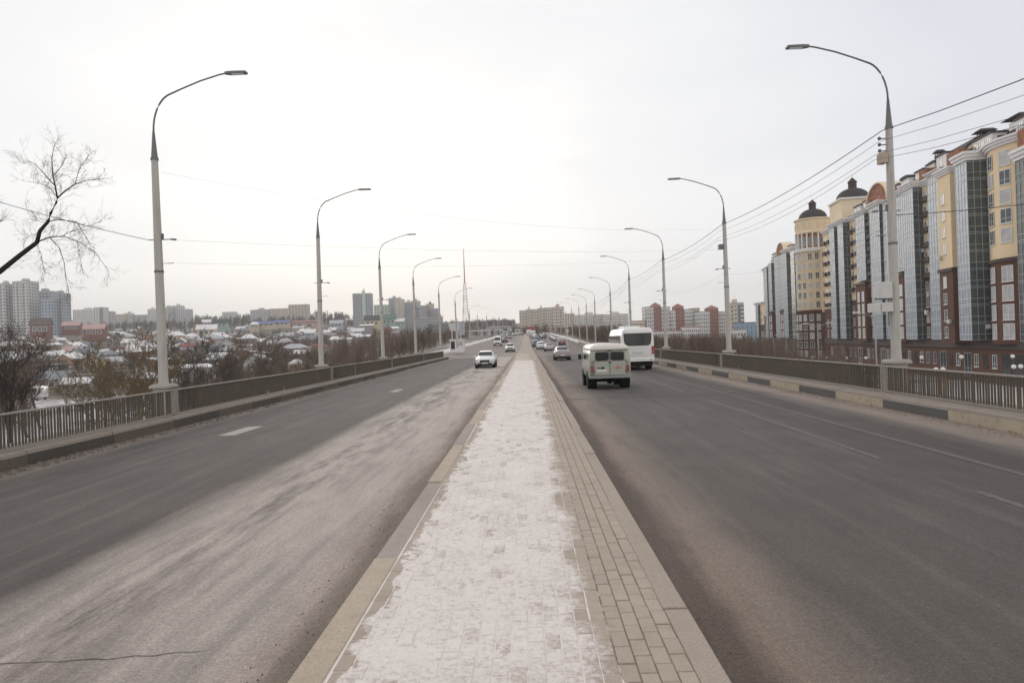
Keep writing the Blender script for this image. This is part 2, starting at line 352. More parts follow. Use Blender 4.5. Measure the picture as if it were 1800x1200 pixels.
def pavermat(name, c):
    s = N(name); p = s.sep()
    cx = s.math('FLOOR', s.math('DIVIDE', s.math('SUBTRACT', p[0], PX0), PCW)); par = s.math('FLOORED_MODULO', cx, 2.0)
    cy = s.math('FLOOR', s.math('DIVIDE', s.math('SUBTRACT', s.math('SUBTRACT', p[1], 2.2), s.math('MULTIPLY', par, 0.104)), 0.208))
    cv = s.n('ShaderNodeCombineXYZ'); s.l(cx, cv.inputs[0]); s.l(cy, cv.inputs[1]); cell = s.n('ShaderNodeTexWhiteNoise', noise_dimensions='2D'); s.l(cv.outputs[0], cell.inputs['Vector']); rnd = cell.outputs[0]
    cc = s.mix(s.noise(1.1, 3), tuple(x * 0.88 for x in c), tuple(x * 1.10 for x in c))
    cc = s.mix(s.math('MULTIPLY', rnd, 0.22), cc, tuple(x * 0.6 for x in c))
    cc = s.mix(s.math('MULTIPLY_ADD', s.math('SUBTRACT', s.noise(110, 4, 0.85), 0.5), 2.6, 0.30, clamp=True), cc, tuple(x * 0.62 for x in c)); cc = s.mix(s.math('MULTIPLY', s.math('SUBTRACT', s.noise(5, 6, 0.75), 0.5, clamp=True), 2.2, clamp=True), cc, (0.26, 0.205, 0.165))
    # frost: full over the left two thirds, breaking up towards a wandering edge, thin on a few pavers
    n1 = s.noise(26, 6, 0.72); n2 = s.noise(95, 3, 0.8); lo = s.noise(2.0, 4, 0.6); wob = s.noise(1.3, 4, 0.6, off=(7, 0, 0))
    edge = s.math('ADD', s.math('MINIMUM', s.math('MULTIPLY_ADD', p[1], 0.010, 0.255), 0.48), s.math('MULTIPLY_ADD', wob, 0.7, -0.35))
    a = s.math('MINIMUM', s.math('DIVIDE', s.math('SUBTRACT', edge, p[0]), 0.26), 0.35)
    le = s.math('MINIMUM', s.math('DIVIDE', s.math('SUBTRACT', s.math('SUBTRACT', p[0], PX0 + 0.02), s.math('MULTIPLY', s.math('SUBTRACT', s.noise(2.6, 3, 0.6, off=(0, 4, 0)), 0.38, clamp=True), 0.62)), 0.06), 0.36)
    a = s.math('MINIMUM', a, le)
    v = s.math('ADD', a, s.math('MULTIPLY_ADD', n1, 1.9, -0.95)); v = s.math('ADD', v, s.math('MULTIPLY_ADD', n2, 0.9, -0.45)); v = s.math('ADD', v, s.math('MULTIPLY_ADD', lo, 0.7, -0.35))
    v = s.math('SUBTRACT', v, s.math('MULTIPLY', s.math('SUBTRACT', rnd, 0.80, clamp=True), 1.7))
    f = s.math('MULTIPLY', s.math('MULTIPLY_ADD', v, 1.55, 0.40, clamp=True), 0.94)
    cc = s.mix(f, cc, s.mix(lo, (0.70, 0.645, 0.61), (0.81, 0.755, 0.725))); s.bump(s.math('ADD', n2, s.math('MULTIPLY', f, 1.2)), 0.4, 0.005)
    return s.out(cc, 0.9, 0, 0.25)
PX0 = -1.38 + 0.205; PCW = (1.03 - 0.17 - PX0) / 20
M['paver'] = pavermat('paver_concrete', (0.48, 0.405, 0.34))
def jointmat():
    s = N('joint_sand'); p = s.sep(); a = s.noise(7, 6, 0.7)
    f = s.math('MULTIPLY', s.math('ADD', a, s.math('MULTIPLY_ADD', p[0], -2.2, 0.55)), 5.0, clamp=True)
    return s.out(s.mix(f, (0.20, 0.155, 0.12), (0.74, 0.685, 0.655)), 0.95, 0, 0.2)
M['joint'] = jointmat()
def kerbmat(name, c, dirt=(0.20, 0.165, 0.14), dz=0.0, k=1.0):
    s = N(name); a = s.noise(5, 7, 0.7); b = s.noise(60, 3, 0.7); lo = s.noise(1.3, 4, 0.6, (1, 0.5, 2))
    cc = s.mix(s.math('MULTIPLY', s.math('SUBTRACT', a, 0.50, clamp=True), 5 * k, clamp=True), c, dirt)
    cc = s.mix(s.math('MULTIPLY_ADD', s.math('SUBTRACT', lo, 0.5), 2.0, 0.15, clamp=True), cc, tuple(x * 0.68 for x in c)); cc = s.mix(s.math('MULTIPLY_ADD', s.math('SUBTRACT', b, 0.5), 2.6, 0.30, clamp=True), cc, tuple(x * 0.66 for x in c)); g2 = s.noise(170, 3, 0.8); cc = s.mix(s.math('MULTIPLY', s.math('SUBTRACT', g2, 0.58, clamp=True), 5.0, clamp=True), cc, tuple(x * 0.5 for x in c))
    s.bump(s.math('ADD', a, b), 0.3, 0.008); return s.out(cc, 0.88, 0, 0.25)
M['kerb_buff'] = kerbmat('buff_kerb', (0.50, 0.42, 0.335), (0.40, 0.33, 0.265))
M['kerb_grey'] = kerbmat('grey_kerb', (0.40, 0.345, 0.31), (0.33, 0.28, 0.25))
M['kerb_tan'] = kerbmat('tan_kerb', (0.42, 0.355, 0.30), (0.36, 0.30, 0.25), k=0.6)
M['kerb_cream'] = kerbmat('cream_painted_kerb', (0.50, 0.43, 0.33), (0.30, 0.23, 0.17))
M['kerb_black'] = kerbmat('black_painted_kerb', (0.135, 0.132, 0.13), (0.15, 0.13, 0.115))
M['kerb_old'] = kerbmat('old_kerb', (0.155, 0.13, 0.112), (0.10, 0.085, 0.074))
M['kerb_old2'] = kerbmat('sooty_kerb', (0.11, 0.098, 0.088), (0.075, 0.065, 0.058))
M['kerbtop'] = kerbmat('ledge_concrete', (0.33, 0.285, 0.245), (0.22, 0.185, 0.16))
def railmat(name, c, rust=0.25):
    s = N(name); a = s.noise(2.2, 6, 0.7, (1, 1, 0.6)); q = s.noise(9, 5, 0.7)
    cc = s.mix(s.math('MULTIPLY', s.math('SUBTRACT', a, 0.52, clamp=True), rust * 22, clamp=True), c, (0.21, 0.135, 0.075))
    return s.out(s.mix(s.math('MULTIPLY', q, 0.4), cc, (0.09, 0.08, 0.07)), 0.8, 0, 0.3)
M['rail'] = railmat('railing_paint', (0.115, 0.10, 0.083))
M['railtop'] = railmat('handrail_metal', (0.34, 0.31, 0.28), 0.12)
def terrainmat():
    s = N('snowy_ground'); a = s.noise(0.045, 8, 0.68); b = s.noise(0.6, 7, 0.7); c = s.noise(0.012, 4, 0.5); y = s.sep()[1]
    near = s.math('MULTIPLY_ADD', y, -1 / 190.0, 0.95, clamp=True)
    f = s.math('ADD', s.math('MULTIPLY_ADD', a, 0.9, s.math('MULTIPLY', b, 0.5)), s.math('MULTIPLY', near, 0.42))
    soil = s.mix(c, (0.075, 0.055, 0.042), (0.15, 0.105, 0.065)); soil = s.mix(b, soil, (0.10, 0.075, 0.055))
    return s.out(s.mix(s.math('MULTIPLY', s.math('SUBTRACT', f, 0.70, clamp=True), 7, clamp=True), soil, (0.60, 0.59, 0.60)), 0.9, 0, 0.2)
M['terrain'] = terrainmat()
def barkmat(name, a, b, sc_=0.02):
    s = N(name); n1 = s.noise(sc_, 3, 0.5); n2 = s.noise(1.5, 4, 0.6)
    return s.out(s.mix(s.math('MULTIPLY', n2, 0.4), s.mix(s.math('MULTIPLY', s.math('SUBTRACT', n1, 0.35, clamp=True), 3.3, clamp=True), a, b), tuple(x * 0.6 for x in a)), 0.95, 0, 0.15)
M['bark_dark'] = barkmat('dark_bark', (0.035, 0.026, 0.022), (0.05, 0.036, 0.03))
M['bark_brown'] = barkmat('brown_bark', (0.11, 0.078, 0.06), (0.16, 0.11, 0.08))
M['bark_olive'] = barkmat('olive_bark', (0.12, 0.092, 0.048), (0.18, 0.135, 0.07))
M['bark_grey'] = barkmat('grey_bark', (0.06, 0.053, 0.05), (0.095, 0.08, 0.07))
M['brush'] = barkmat('brush_twigs', (0.16, 0.118, 0.095), (0.23, 0.165, 0.13))
M['needles'] = barkmat('dark_evergreen', (0.022, 0.03, 0.022), (0.035, 0.042, 0.03))
M['snowroof'] = simple('snowy_roof', (0.78, 0.77, 0.78), 0.85, 0.12, 0.25)
M['snowbank'] = simple('snow_bank', (0.60, 0.56, 0.54), 0.85, 0.2, 0.3, bump=0.4, bscale=2)
HC = {  # house colours
 'white': (0.60, 0.59, 0.58), 'cream': (0.58, 0.50, 0.38), 'yellow': (0.60, 0.49, 0.31), 'ochre': (0.36, 0.22, 0.14), 'red brick': (0.19, 0.075, 0.055),
 'grey': (0.30, 0.29, 0.29), 'brown': (0.14, 0.10, 0.08), 'pink': (0.50, 0.33, 0.30), 'pale blue': (0.34, 0.44, 0.54), 'teal': (0.30, 0.44, 0.42), 'beige': (0.43, 0.37, 0.31)}
RC = {'snowy': None, 'grey metal': (0.24, 0.26, 0.28), 'brown': (0.10, 0.07, 0.06), 'pink': (0.52, 0.34, 0.33), 'blue': (0.17, 0.19, 0.42), 'red': (0.24, 0.09, 0.07), 'pale grey': (0.46, 0.46, 0.48), 'green': (0.12, 0.20, 0.16), 'dark': (0.06, 0.06, 0.07)}
HM = {k: simple('house_wall_' + k.replace(' ', '_'), v, 0.9, 0.12, 0.3) for k, v in HC.items()}
RM = {k: (M['snowroof'] if v is None else simple('house_roof_' + k.replace(' ', '_'), v, 0.7, 0.2, 0.3)) for k, v in RC.items()}
# ================================================================== SETTING
# ---- terrain
ys = [-160, -120, -80, -40, -10, 10, 30, 50, 70, 85, 94, 99, 104, 112]
y_ = 120.0
while y_ < 2950: ys.append(y_); y_ *= 1.035
ts = [-2.2 + 4.4 * i / 170 for i in range(171)]
mb = MB()
for y in ys:
    for t in ts:
        x = t * (max(y, 0) * 1.0 + 110); x = x if abs(x) > 1e-6 else 0.0
        mb.v.append((x, y, ground(x, y)))
nc = len(ts)
for i in range(len(ys) - 1):
    for j in range(nc - 1):
        a = i * nc + j; mb.f.append((a, a + 1, a + nc + 1, a + nc)); mb.m.append(0)
put(mb.mesh('ground', M['terrain'], True), 'ground', kind='structure', label='snow patched brown valley floor and hillsides below the bridge')
# ---- carriageways
KL, KR, ML, MR = -11.12, 10.49, -1.38, 1.03      # kerb faces, median edges
def strip(x0, x1, ya, yb, z, n=None):
    m_ = MB(); n = n or max(1, int((yb - ya) / 8))
    for i in range(n + 1):
        y = ya + (yb - ya) * i / n; zz = roadz(y) + z; m_.v += [(x0, y, zz), (x1, y, zz)]
    for i in range(n): m_.f.append((2 * i, 2 * i + 1, 2 * i + 3, 2 * i + 2)); m_.m.append(0)
    return m_
put(strip(KL - 0.02, ML + 0.05, -60, 97, 0).mesh('road', M['road_left']), 'road', kind='structure', label='dusty left carriageway of the bridge')
put(strip(MR - 0.05, KR + 0.02, -60, 97, 0).mesh('road', M['road_right']), 'road', kind='structure', label='dark right carriageway of the bridge')
def flared():
    m_ = MB(); yy = [97 + i * 6 for i in range(72)]
    for y in yy:
        w = 6.0 * sstep(97, 125, y) * (1 - 0.55 * sstep(200, 420, y)); z = roadz(y)
        m_.v += [(KL - w, y, z), (0, y, z + 0.0), (KR + 2.0 * sstep(97, 120, y), y, z)]
    for i in range(len(yy) - 1):
        a = 3 * i; m_.f += [(a, a + 1, a + 4, a + 3), (a + 1, a + 2, a + 5, a + 4)]; m_.m += [0, 0]
    return m_
put(flared().mesh('road', M['road_far']), 'road', kind='structure', label='approach road climbing away beyond the bridge')
# ---- bridge deck below
mb = MB(); mb.box(-12.7, 12.3, -60, 97, -1.1, -0.06)
for x in (-9.5, -4.5, 0, 4.5, 9.0): mb.box(x - 0.6, x + 0.6, -60, 97, -2.3, -1.1)
put(mb.mesh('bridge_deck', M['concrete']), 'bridge_deck', kind='structure', label='concrete deck and beams of the bridge')
mb = MB()
for y in (22, 64):
    for x in (-8, 0, 8): mb.tube([(x, y, -9), (x, y, -2.9)], 0.7, 12)
    mb.box(-11, 11, y - 0.8, y + 0.8, -2.9, -2.3)
put(mb.mesh('bridge_piers', M['concrete']), 'bridge_piers', kind='structure')
# ---- lane markings
def mark(x0, x1, ya, yb, mat, name='lane_marking', label=None, dx=0.0):
    z = roadz((ya + yb) / 2) + 0.005
    m_ = MB(); k = max(1, int((yb - ya) / 10))
    for i in range(k + 1):
        y = ya + (yb - ya) * i / k; o = dx * i / k; m_.v += [(x0 + o, y, roadz(y) + 0.005), (x1 + o, y, roadz(y) + 0.005)]
    for i in range(k): m_.f.append((2 * i, 2 * i + 1, 2 * i + 3, 2 * i + 2)); m_.m.append(0)
    return put(m_.mesh(name, mat), name, kind='structure', label=label)
mark(-8.75, -8.25, 18.9, 20.9, M['mark'], label='short white dash nearest on the left carriageway', dx=0.05)
mark(-6.95, -6.55, 33.8, 35.8, M['mark'], label='short white dash farther along the left carriageway')
mark(-6.6, -6.35, 48, 51, M['worn']); mark(-6.5, -6.3, 64, 70, M['worn'])
mark(-10.35, -10.22, 24, 96, M['worn'], label='faint edge line on the left carriageway')
for a, b in ((2.5, 9.9), (12.6, 24.5), (28, 52), (58, 70), (76, 96)): mark(6.30, 6.43, a, b, M['worn'], label=None, dx=0.06 if b > 20 else 0)
mark(7.66, 7.79, 2.0, 96, M['worn'], label='faint solid line on the right carriageway')
# transverse expansion joints
mark(MR, KR, 26.6, 26.72, M['crack'], 'expansion_joint'); mark(KL, ML, 44.0, 44.12, M['crack'], 'expansion_joint'); mark(MR, KR, 62.0, 62.15, M['crack'], 'expansion_joint')
def crack(pts, w, label):
    q = MB(); rr_ = random.Random(len(pts) * 7 + int(w * 1e4)); P_ = []
    for (x0, y0), (x1, y1) in zip(pts, pts[1:]):
        n = max(2, int(math.hypot(x1 - x0, y1 - y0) / .09))
        for i in range(n): P_.append((x0 + (x1 - x0) * i / n + rr_.gauss(0, .012), y0 + (y1 - y0) * i / n + rr_.gauss(0, .010)))
    for i, (x, y) in enumerate(P_):
        a = P_[max(0, i - 1)]; b = P_[min(len(P_) - 1, i + 1)]; dx, dy = b[0] - a[0], b[1] - a[1]; L = math.hypot(dx, dy); k = w * rr_.uniform(.3, 1.0) * min(1, (i + 1) / 6, (len(P_) - i) / 6)
        q.v += [(x - dy / L * k, y + dx / L * k, .004), (x + dy / L * k, y - dx / L * k, .004)]
    for i in range(len(P_) - 1): q.f.append((2 * i, 2 * i + 1, 2 * i + 3, 2 * i + 2)); q.m.append(0)
    return put(q.mesh('crack', M['crack']), 'crack', kind='structure', label=label)
crack([(-7.2, 5.42), (-5.6, 5.36), (-4.5, 5.25), (-3.4, 5.30), (-2.5, 5.42)], .010, 'thin transverse crack across the near left carriageway')
# ---- median island
MZ = 0.55
SZ = lambda y: MZ
med = put(None, 'pavement', kind='structure', label='raised median pavement of pavers between the carriageways')
def med_strip(x0, x1, ya, yb, z0, z1):
    m_ = MB(); n = max(1, int((yb - ya) / 10)); secs = []
    for i in range(n + 1):
        y = ya + (yb - ya) * i / n; q = roadz(y); secs.append([(x0, y, q + z0), (x1, y, q + z0), (x1, y, q + z1), (x0, y, q + z1)])
    return m_.loft(secs)
put(med_strip(ML + 0.16, MR - 0.16, -40, 92, -0.05, MZ - 0.005).mesh('bedding', M['joint']), 'bedding', med)
put(med_strip(ML, MR, 92.01, 420, -0.05, MZ).mesh('far_paving', M['kerb_tan']), 'far_paving', med)
KMB = {}
def kstone(L, w, z, c=0.008, key=None):
    k = (round(L, 3), w, z)
    if k not in KMB:
        q = MB(); q.bev(-w / 2, w / 2, 0, L, -0.08, z, c); KMB[k] = q
    return KMB[k]
kmesh = {}
def kerb(x, y0, L, w, z, mat, par, rotj=0.0, lab=None):
    k = (L, w, z, mat.name)
    if k not in kmesh: kmesh[k] = kstone(L, w, z).mesh('kerb_stone', mat)
    return put(kmesh[k], 'kerb_stone', par, (x + rotj * 1.4, y0, R.uniform(-0.010, 0.008)), R.uniform(-0.004, 0.004), label=lab)
y = 5.89 - 3.12 * 3; i = 0
while y < 92:
    buff = (i % 2 == 0)
    kerb(ML + 0.10, y + 0.012, 3.10, 0.20, MZ + 0.006, M['kerb_buff'] if buff else M['kerb_grey'], med, R.uniform(-0.012, 0.012))
    i += 1; y += 3.12
y = 4.63 - 3.12 * 3
while y < 92:
    kerb(MR - 0.08, y + 0.012, 3.10, 0.165, MZ + 0.006, M['kerb_tan'], med, R.uniform(-0.014, 0.014)); y += 3.12
# pavers: 20 columns in running bond
X0, X1 = ML + 0.205, MR - 0.17; NCOL = 20; cw = (X1 - X0) / NCOL; PL = 0.208
pm = []
for k in range(4):
    q = MB(); c = 0.004; q.bev(-cw / 2 + 0.0035, cw / 2 - 0.0035 - (k % 2) * 0.001, 0.0035, PL - 0.0035 - (k // 2) * 0.002, -0.03, 0.0, c); pm.append(q.mesh('paver', M['paver']))
near = []; far = MB()
for ci in range(NCOL):
    x = X0 + cw * (ci + 0.5); yy = 2.2 + (0.5 * PL if ci % 2 else 0) + 0.006 * math.sin(ci * 1.7)
    while yy < 60:
        near.append((yy, x)) if yy < 7.6 else far.bev(x - cw / 2 + 0.0035, x + cw / 2 - 0.0035, yy + 0.0035, yy + PL - 0.0035, MZ - 0.03, MZ + R.uniform(-0.003, 0.003), 0.004)
        yy += PL
near.sort(); near = [q for q in near if q[0] > 3.25] + [q for q in near if q[0] <= 3.25]
for k, (yy, x) in enumerate(near):
    if k < 300: put(pm[k % 4], 'paver', med, (x + R.uniform(-0.0015, 0.0015), yy, MZ + R.uniform(-0.0035, 0.003)), R.uniform(-0.012, 0.012))
    else: far.bev(x - cw / 2 + 0.0035, x + cw / 2 - 0.0035, yy + 0.0035, yy + PL - 0.0035, MZ - 0.03, MZ + R.uniform(-0.003, 0.003), 0.004)
put(far.mesh('paving', M['paver']), 'paving', med, kind='stuff')
put(med_strip(X0, X1, 60.0, 92, 0, MZ - 0.002).mesh('paving', M['kerb_tan']), 'sanded_paving', med)
# thin wind-blown snow on the pavers
rs = np.random.RandomState(5); LAT = rs.rand(512, 512)
def vnoise(x, y):
    xi = np.floor(x).astype(int); yi = np.floor(y).astype(int); fx = x - xi; fy = y - yi; fx = fx * fx * (3 - 2 * fx); fy = fy * fy * (3 - 2 * fy)
    g = lambda a, b: LAT[a % 512, b % 512]
    return (g(xi, yi) * (1 - fx) + g(xi + 1, yi) * fx) * (1 - fy) + (g(xi, yi + 1) * (1 - fx) + g(xi + 1, yi + 1) * fx) * fy
def fbm(x, y, o=5, r=0.5):
    v = 0; a = 1; t = 0
    for k in range(o): v = v + a * vnoise(x * 2 ** k + 17 * k, y * 2 ** k + 31 * k); t += a; a *= r
    return v / t
def snow_sheet(ya, yb, nx, dy0, grow):
    yl = [ya]
    while yl[-1] < yb: yl.append(yl[-1] + dy0 * (1 + grow * (yl[-1] - ya)))
    xs = np.linspace(X0 - 0.002, X1 + 0.01, nx); YY, XX = np.meshgrid(np.array(yl), xs, indexing='ij')
    edge = 0.27 + 0.010 * np.clip(YY - 4, 0, 20) + 0.45 * (fbm(XX * 1.5, YY * 0.9, 4) - 0.5)
    body = np.clip((edge - 0.16 - XX) / 0.16, -2.5, 1.0)
    le = np.clip((XX - (X0 + 0.03 + 0.16 * np.clip(fbm(XX * 2 + 9, YY * 1.4 + 3, 3) - 0.35, 0, 1))) / 0.05, -1, 1)
    patch = np.clip((fbm(XX * 3.1 + 5, YY * 2.1, 4) - 0.34) * 7, -1, 1)
    # paver columns: bare bricks at random, more near the right edge
    ci = np.floor((XX - X0) / cw); rw = np.floor((YY - 2.2 - np.where(ci % 2 == 1, 0.5 * PL, 0)) / PL)
    rnd = LAT[(ci.astype(int) * 7) % 512, rw.astype(int) % 512]
    thr = np.where(body > 0.9, 0.16, 0.42) + 0.25 * (fbm(XX * 1.1, YY * 0.7, 3) - 0.5)
    bare = np.clip((thr - rnd) / 0.16, 0, 1.25)
    spk = np.clip((fbm(XX * 38 + 3, YY * 26, 3, 0.6) - 0.60) * 9, 0, 1) * np.clip((fbm(XX * 2.3 + 1, YY * 1.7, 3) - 0.42) * 7, 0, 1)
    fine = fbm(XX * 24, YY * 17, 4, 0.6) - 0.5; mid = fbm(XX * 7, YY * 5, 4) - 0.5
    h = -0.0072 + 0.0030 * body + 0.0034 * np.minimum(le, 0.4) + 0.0022 * patch + 0.013 * fine + 0.007 * mid - 0.0050 * bare - 0.0075 * spk
    fx = np.abs((XX - X0) / cw - np.round((XX - X0) / cw)) * cw
    h += 0.0016 * np.exp(-(fx / 0.006) ** 2) * np.clip(body + 0.5, 0, 1)
    h = np.where(h < 0, h * 1.6, h) - 0.0006
    Z = MZ + np.clip(h, -0.011, 0.012)
    v = np.stack([XX, YY, Z], -1).reshape(-1, 3); ny = len(yl)
    idx = np.arange(ny * nx).reshape(ny, nx); hi = (h > -0.003)
    keep = hi[:-1, :-1] | hi[1:, :-1] | hi[:-1, 1:] | hi[1:, 1:]
    fcs = np.stack([idx[:-1, :-1], idx[:-1, 1:], idx[1:, 1:], idx[1:, :-1]], -1)[keep]
    me = bpy.data.meshes.new('snow'); me.from_pydata(v.tolist(), [], fcs.tolist()); me.materials.append(M['snow'])
    me.polygons.foreach_set('use_smooth', [True] * len(me.polygons)); me.update(); return me
put(snow_sheet(3.0, 13.0, 190, 0.011, 0.14), 'snow', kind='stuff', label='thin trodden snow lying over the median pavers')
put(snow_sheet(13.0, 91.0, 90, 0.035, 0.05), 'snow', kind='stuff', label='thin snow farther along the median')
# ---- side ledges and kerbs
KH = 0.33
for side, kx, rx in ((-1, KL, -12.6), (1, KR, 12.2)):
    led = put(None, 'kerb', kind='structure', label='left kerb of dark weathered stones' if side < 0 else 'right kerb painted in cream and black blocks')
    w = abs(rx - kx) - 0.32
    q = MB(); xa, xb = sorted((kx + side * 0.32, rx)); q.box(xa, xb, -60, 96.5, -0.05, KH - 0.01)
    put(q.mesh('ledge', M['kerbtop']), 'ledge', led)
    y0, stp = (1.75, 3.12) if side > 0 else (2.4, 3.12)
    y = y0 - stp * 2; i = 0
    while y < 94:
        if side > 0: m_ = M['kerb_cream'] if i % 2 == 0 else M['kerb_black']
        else: m_ = M['kerb_old'] if i % 2 else M['kerb_old2']
        k = ('s', side, m_.name)
        if k not in kmesh:
            q = MB(); a, b = (0.0, 0.30); t0 = KH
            sx = side
            prof = [(0.0, -0.05), (0.0, KH - 0.075), (sx * 0.02, KH - 0.07), (sx * 0.035, KH - 0.015), (sx * 0.05, KH), (sx * 0.318, KH), (sx * 0.318, -0.05)]
            if side < 0: prof = prof[::-1]
            q.prism(prof, 0.008, stp - 0.008, 1)
            nf = len(q.f)
            for fi, f_ in enumerate(q.f):
                zs = [q.v[j][2] for j in f_]
                if min(zs) > KH - 0.08: q.m[fi] = 1
            kmesh[k] = q.mesh('kerb_stone', [m_, M['kerbtop']])
        put(kmesh[k], 'kerb_stone', led, (kx + R.uniform(-0.012, 0.012), y, R.uniform(-0.008, 0.006)), R.uniform(-0.002, 0.002)); y += stp; i += 1
# dirt and clods along the kerbs
def clods(spec, n, seed, name, label, mat):
    rr = random.Random(seed); q = MB()
    for _ in range(n):
        xa, xb, ya, yb, zz, smin, smax = rr.choice(spec)
        u = rr.random() ** 1.8; x = rr.uniform(xa, xb); y = ya + (yb - ya) * u; s_ = rr.uniform(smin, smax) * (0.4 + rr.random() ** 2)
        a = rr.random() * 6.28; pts = [(x + s_ * math.cos(a + k * 1.57) * rr.uniform(.6, 1.1), y + s_ * math.sin(a + k * 1.57) * rr.uniform(.6, 1.1), zz - 0.004) for k in range(4)]
        b = len(q.v); q.v += pts + [(x + rr.uniform(-.3, .3) * s_, y + rr.uniform(-.3, .3) * s_, zz + s_ * rr.uniform(.4, .9))]
        for k in range(4): q.f.append((b + k, b + (k + 1) % 4, b + 4)); q.m.append(0)
    return put(q.mesh(name, mat), name, kind='stuff', label=label)
M['clod'] = simple('dirt_clod', (0.15, 0.12, 0.10), 0.95, 0.35, 5)
clods([(KL + 0.0, KL + 0.55, 12, 60, 0, 0.02, 0.07)], 2600, 3, 'gravel', 'dark grit and clods along the left kerb', M['clod'])
clods([(KR - 0.5, KR - 0.0, 12, 60, 0, 0.02, 0.06)], 1600, 4, 'gravel', 'sandy grit along the right kerb', simple('sand_clod', (0.26, 0.21, 0.17), 0.95, 0.3, 5))
clods([(MR + 0.01, MR + 0.5, 3, 30, 0, 0.004, 0.014), (ML - 0.8, ML - 0.01, 3, 30, 0, 0.004, 0.016)], 6000, 6, 'gravel', 'fine grit beside the median kerbs', M['clod'])
# ================================================================== RAILINGS (one thing per section between expansion posts)
RLX, RRX, RZ = -11.63, 11.32, 1.17
BP = 0.108
q = MB(); q.box(-0.021, 0.021, -0.0115, 0.0115, KH + 0.06, RZ - 0.045); bal_me = q.mesh('baluster', M['rail'])
ordw = ['nearest', 'second', 'third', 'fourth', 'fifth', 'sixth', 'seventh', 'eighth', 'ninth', 'tenth', 'eleventh', 'twelfth']
for side, rx, cuts in ((-1, RLX, [4.3, 22.2, 40.3, 58.3, 76.3, 94.4]), (1, RRX, [4.0, 22.0, 40.2, 58.2, 76.2, 94.4])):
    sd_ = 'left' if side < 0 else 'right'
    for si in range(5):
        a, b = cuts[si] + 0.07, cuts[si + 1] - 0.07
        t = thing('bridge_railing', '%s section of rusty steel balusters along the %s side of the bridge' % (ordw[si], sd_), 'railing', (rx, a, 0), 0, 'railing sections of the bridge')
        q = MB(); q.bev(-0.045, 0.045, 0, b - a, RZ - 0.045, RZ, 0.012); put(q.mesh('handrail', M['railtop']), 'handrail', t)
        q = MB(); q.box(-0.035, 0.035, 0, b - a, KH + 0.02, KH + 0.06); put(q.mesh('bottom_rail', M['railtop']), 'bottom_rail', t)
        for yy in (0.03, b - a - 0.03):
            q = MB(); q.box(-0.04, 0.04, yy - 0.028, yy + 0.028, KH - 0.02, RZ - 0.046); put(q.mesh('post', M['railtop']), 'post', t)
        n = int((b - a - 0.2) / BP); rest = MB()
        for k in range(n):
            yy = 0.12 + k * BP + R.uniform(-0.008, 0.008)
            if R.random() < 0.012: continue
            if si < 2 and a + yy > 11:
                o_ = put(bal_me, 'baluster', t, (R.uniform(-0.006, 0.006), yy, 0), R.uniform(-0.08, 0.08)); o_.rotation_euler[0] = R.gauss(0, 0.006)
            else: rest.box(-0.021, 0.021, yy - 0.0115, yy + 0.0115, KH + 0.06, RZ - 0.045)
        if rest.v: put(rest.mesh('balusters', M['rail']), 'balusters', t, kind='stuff')
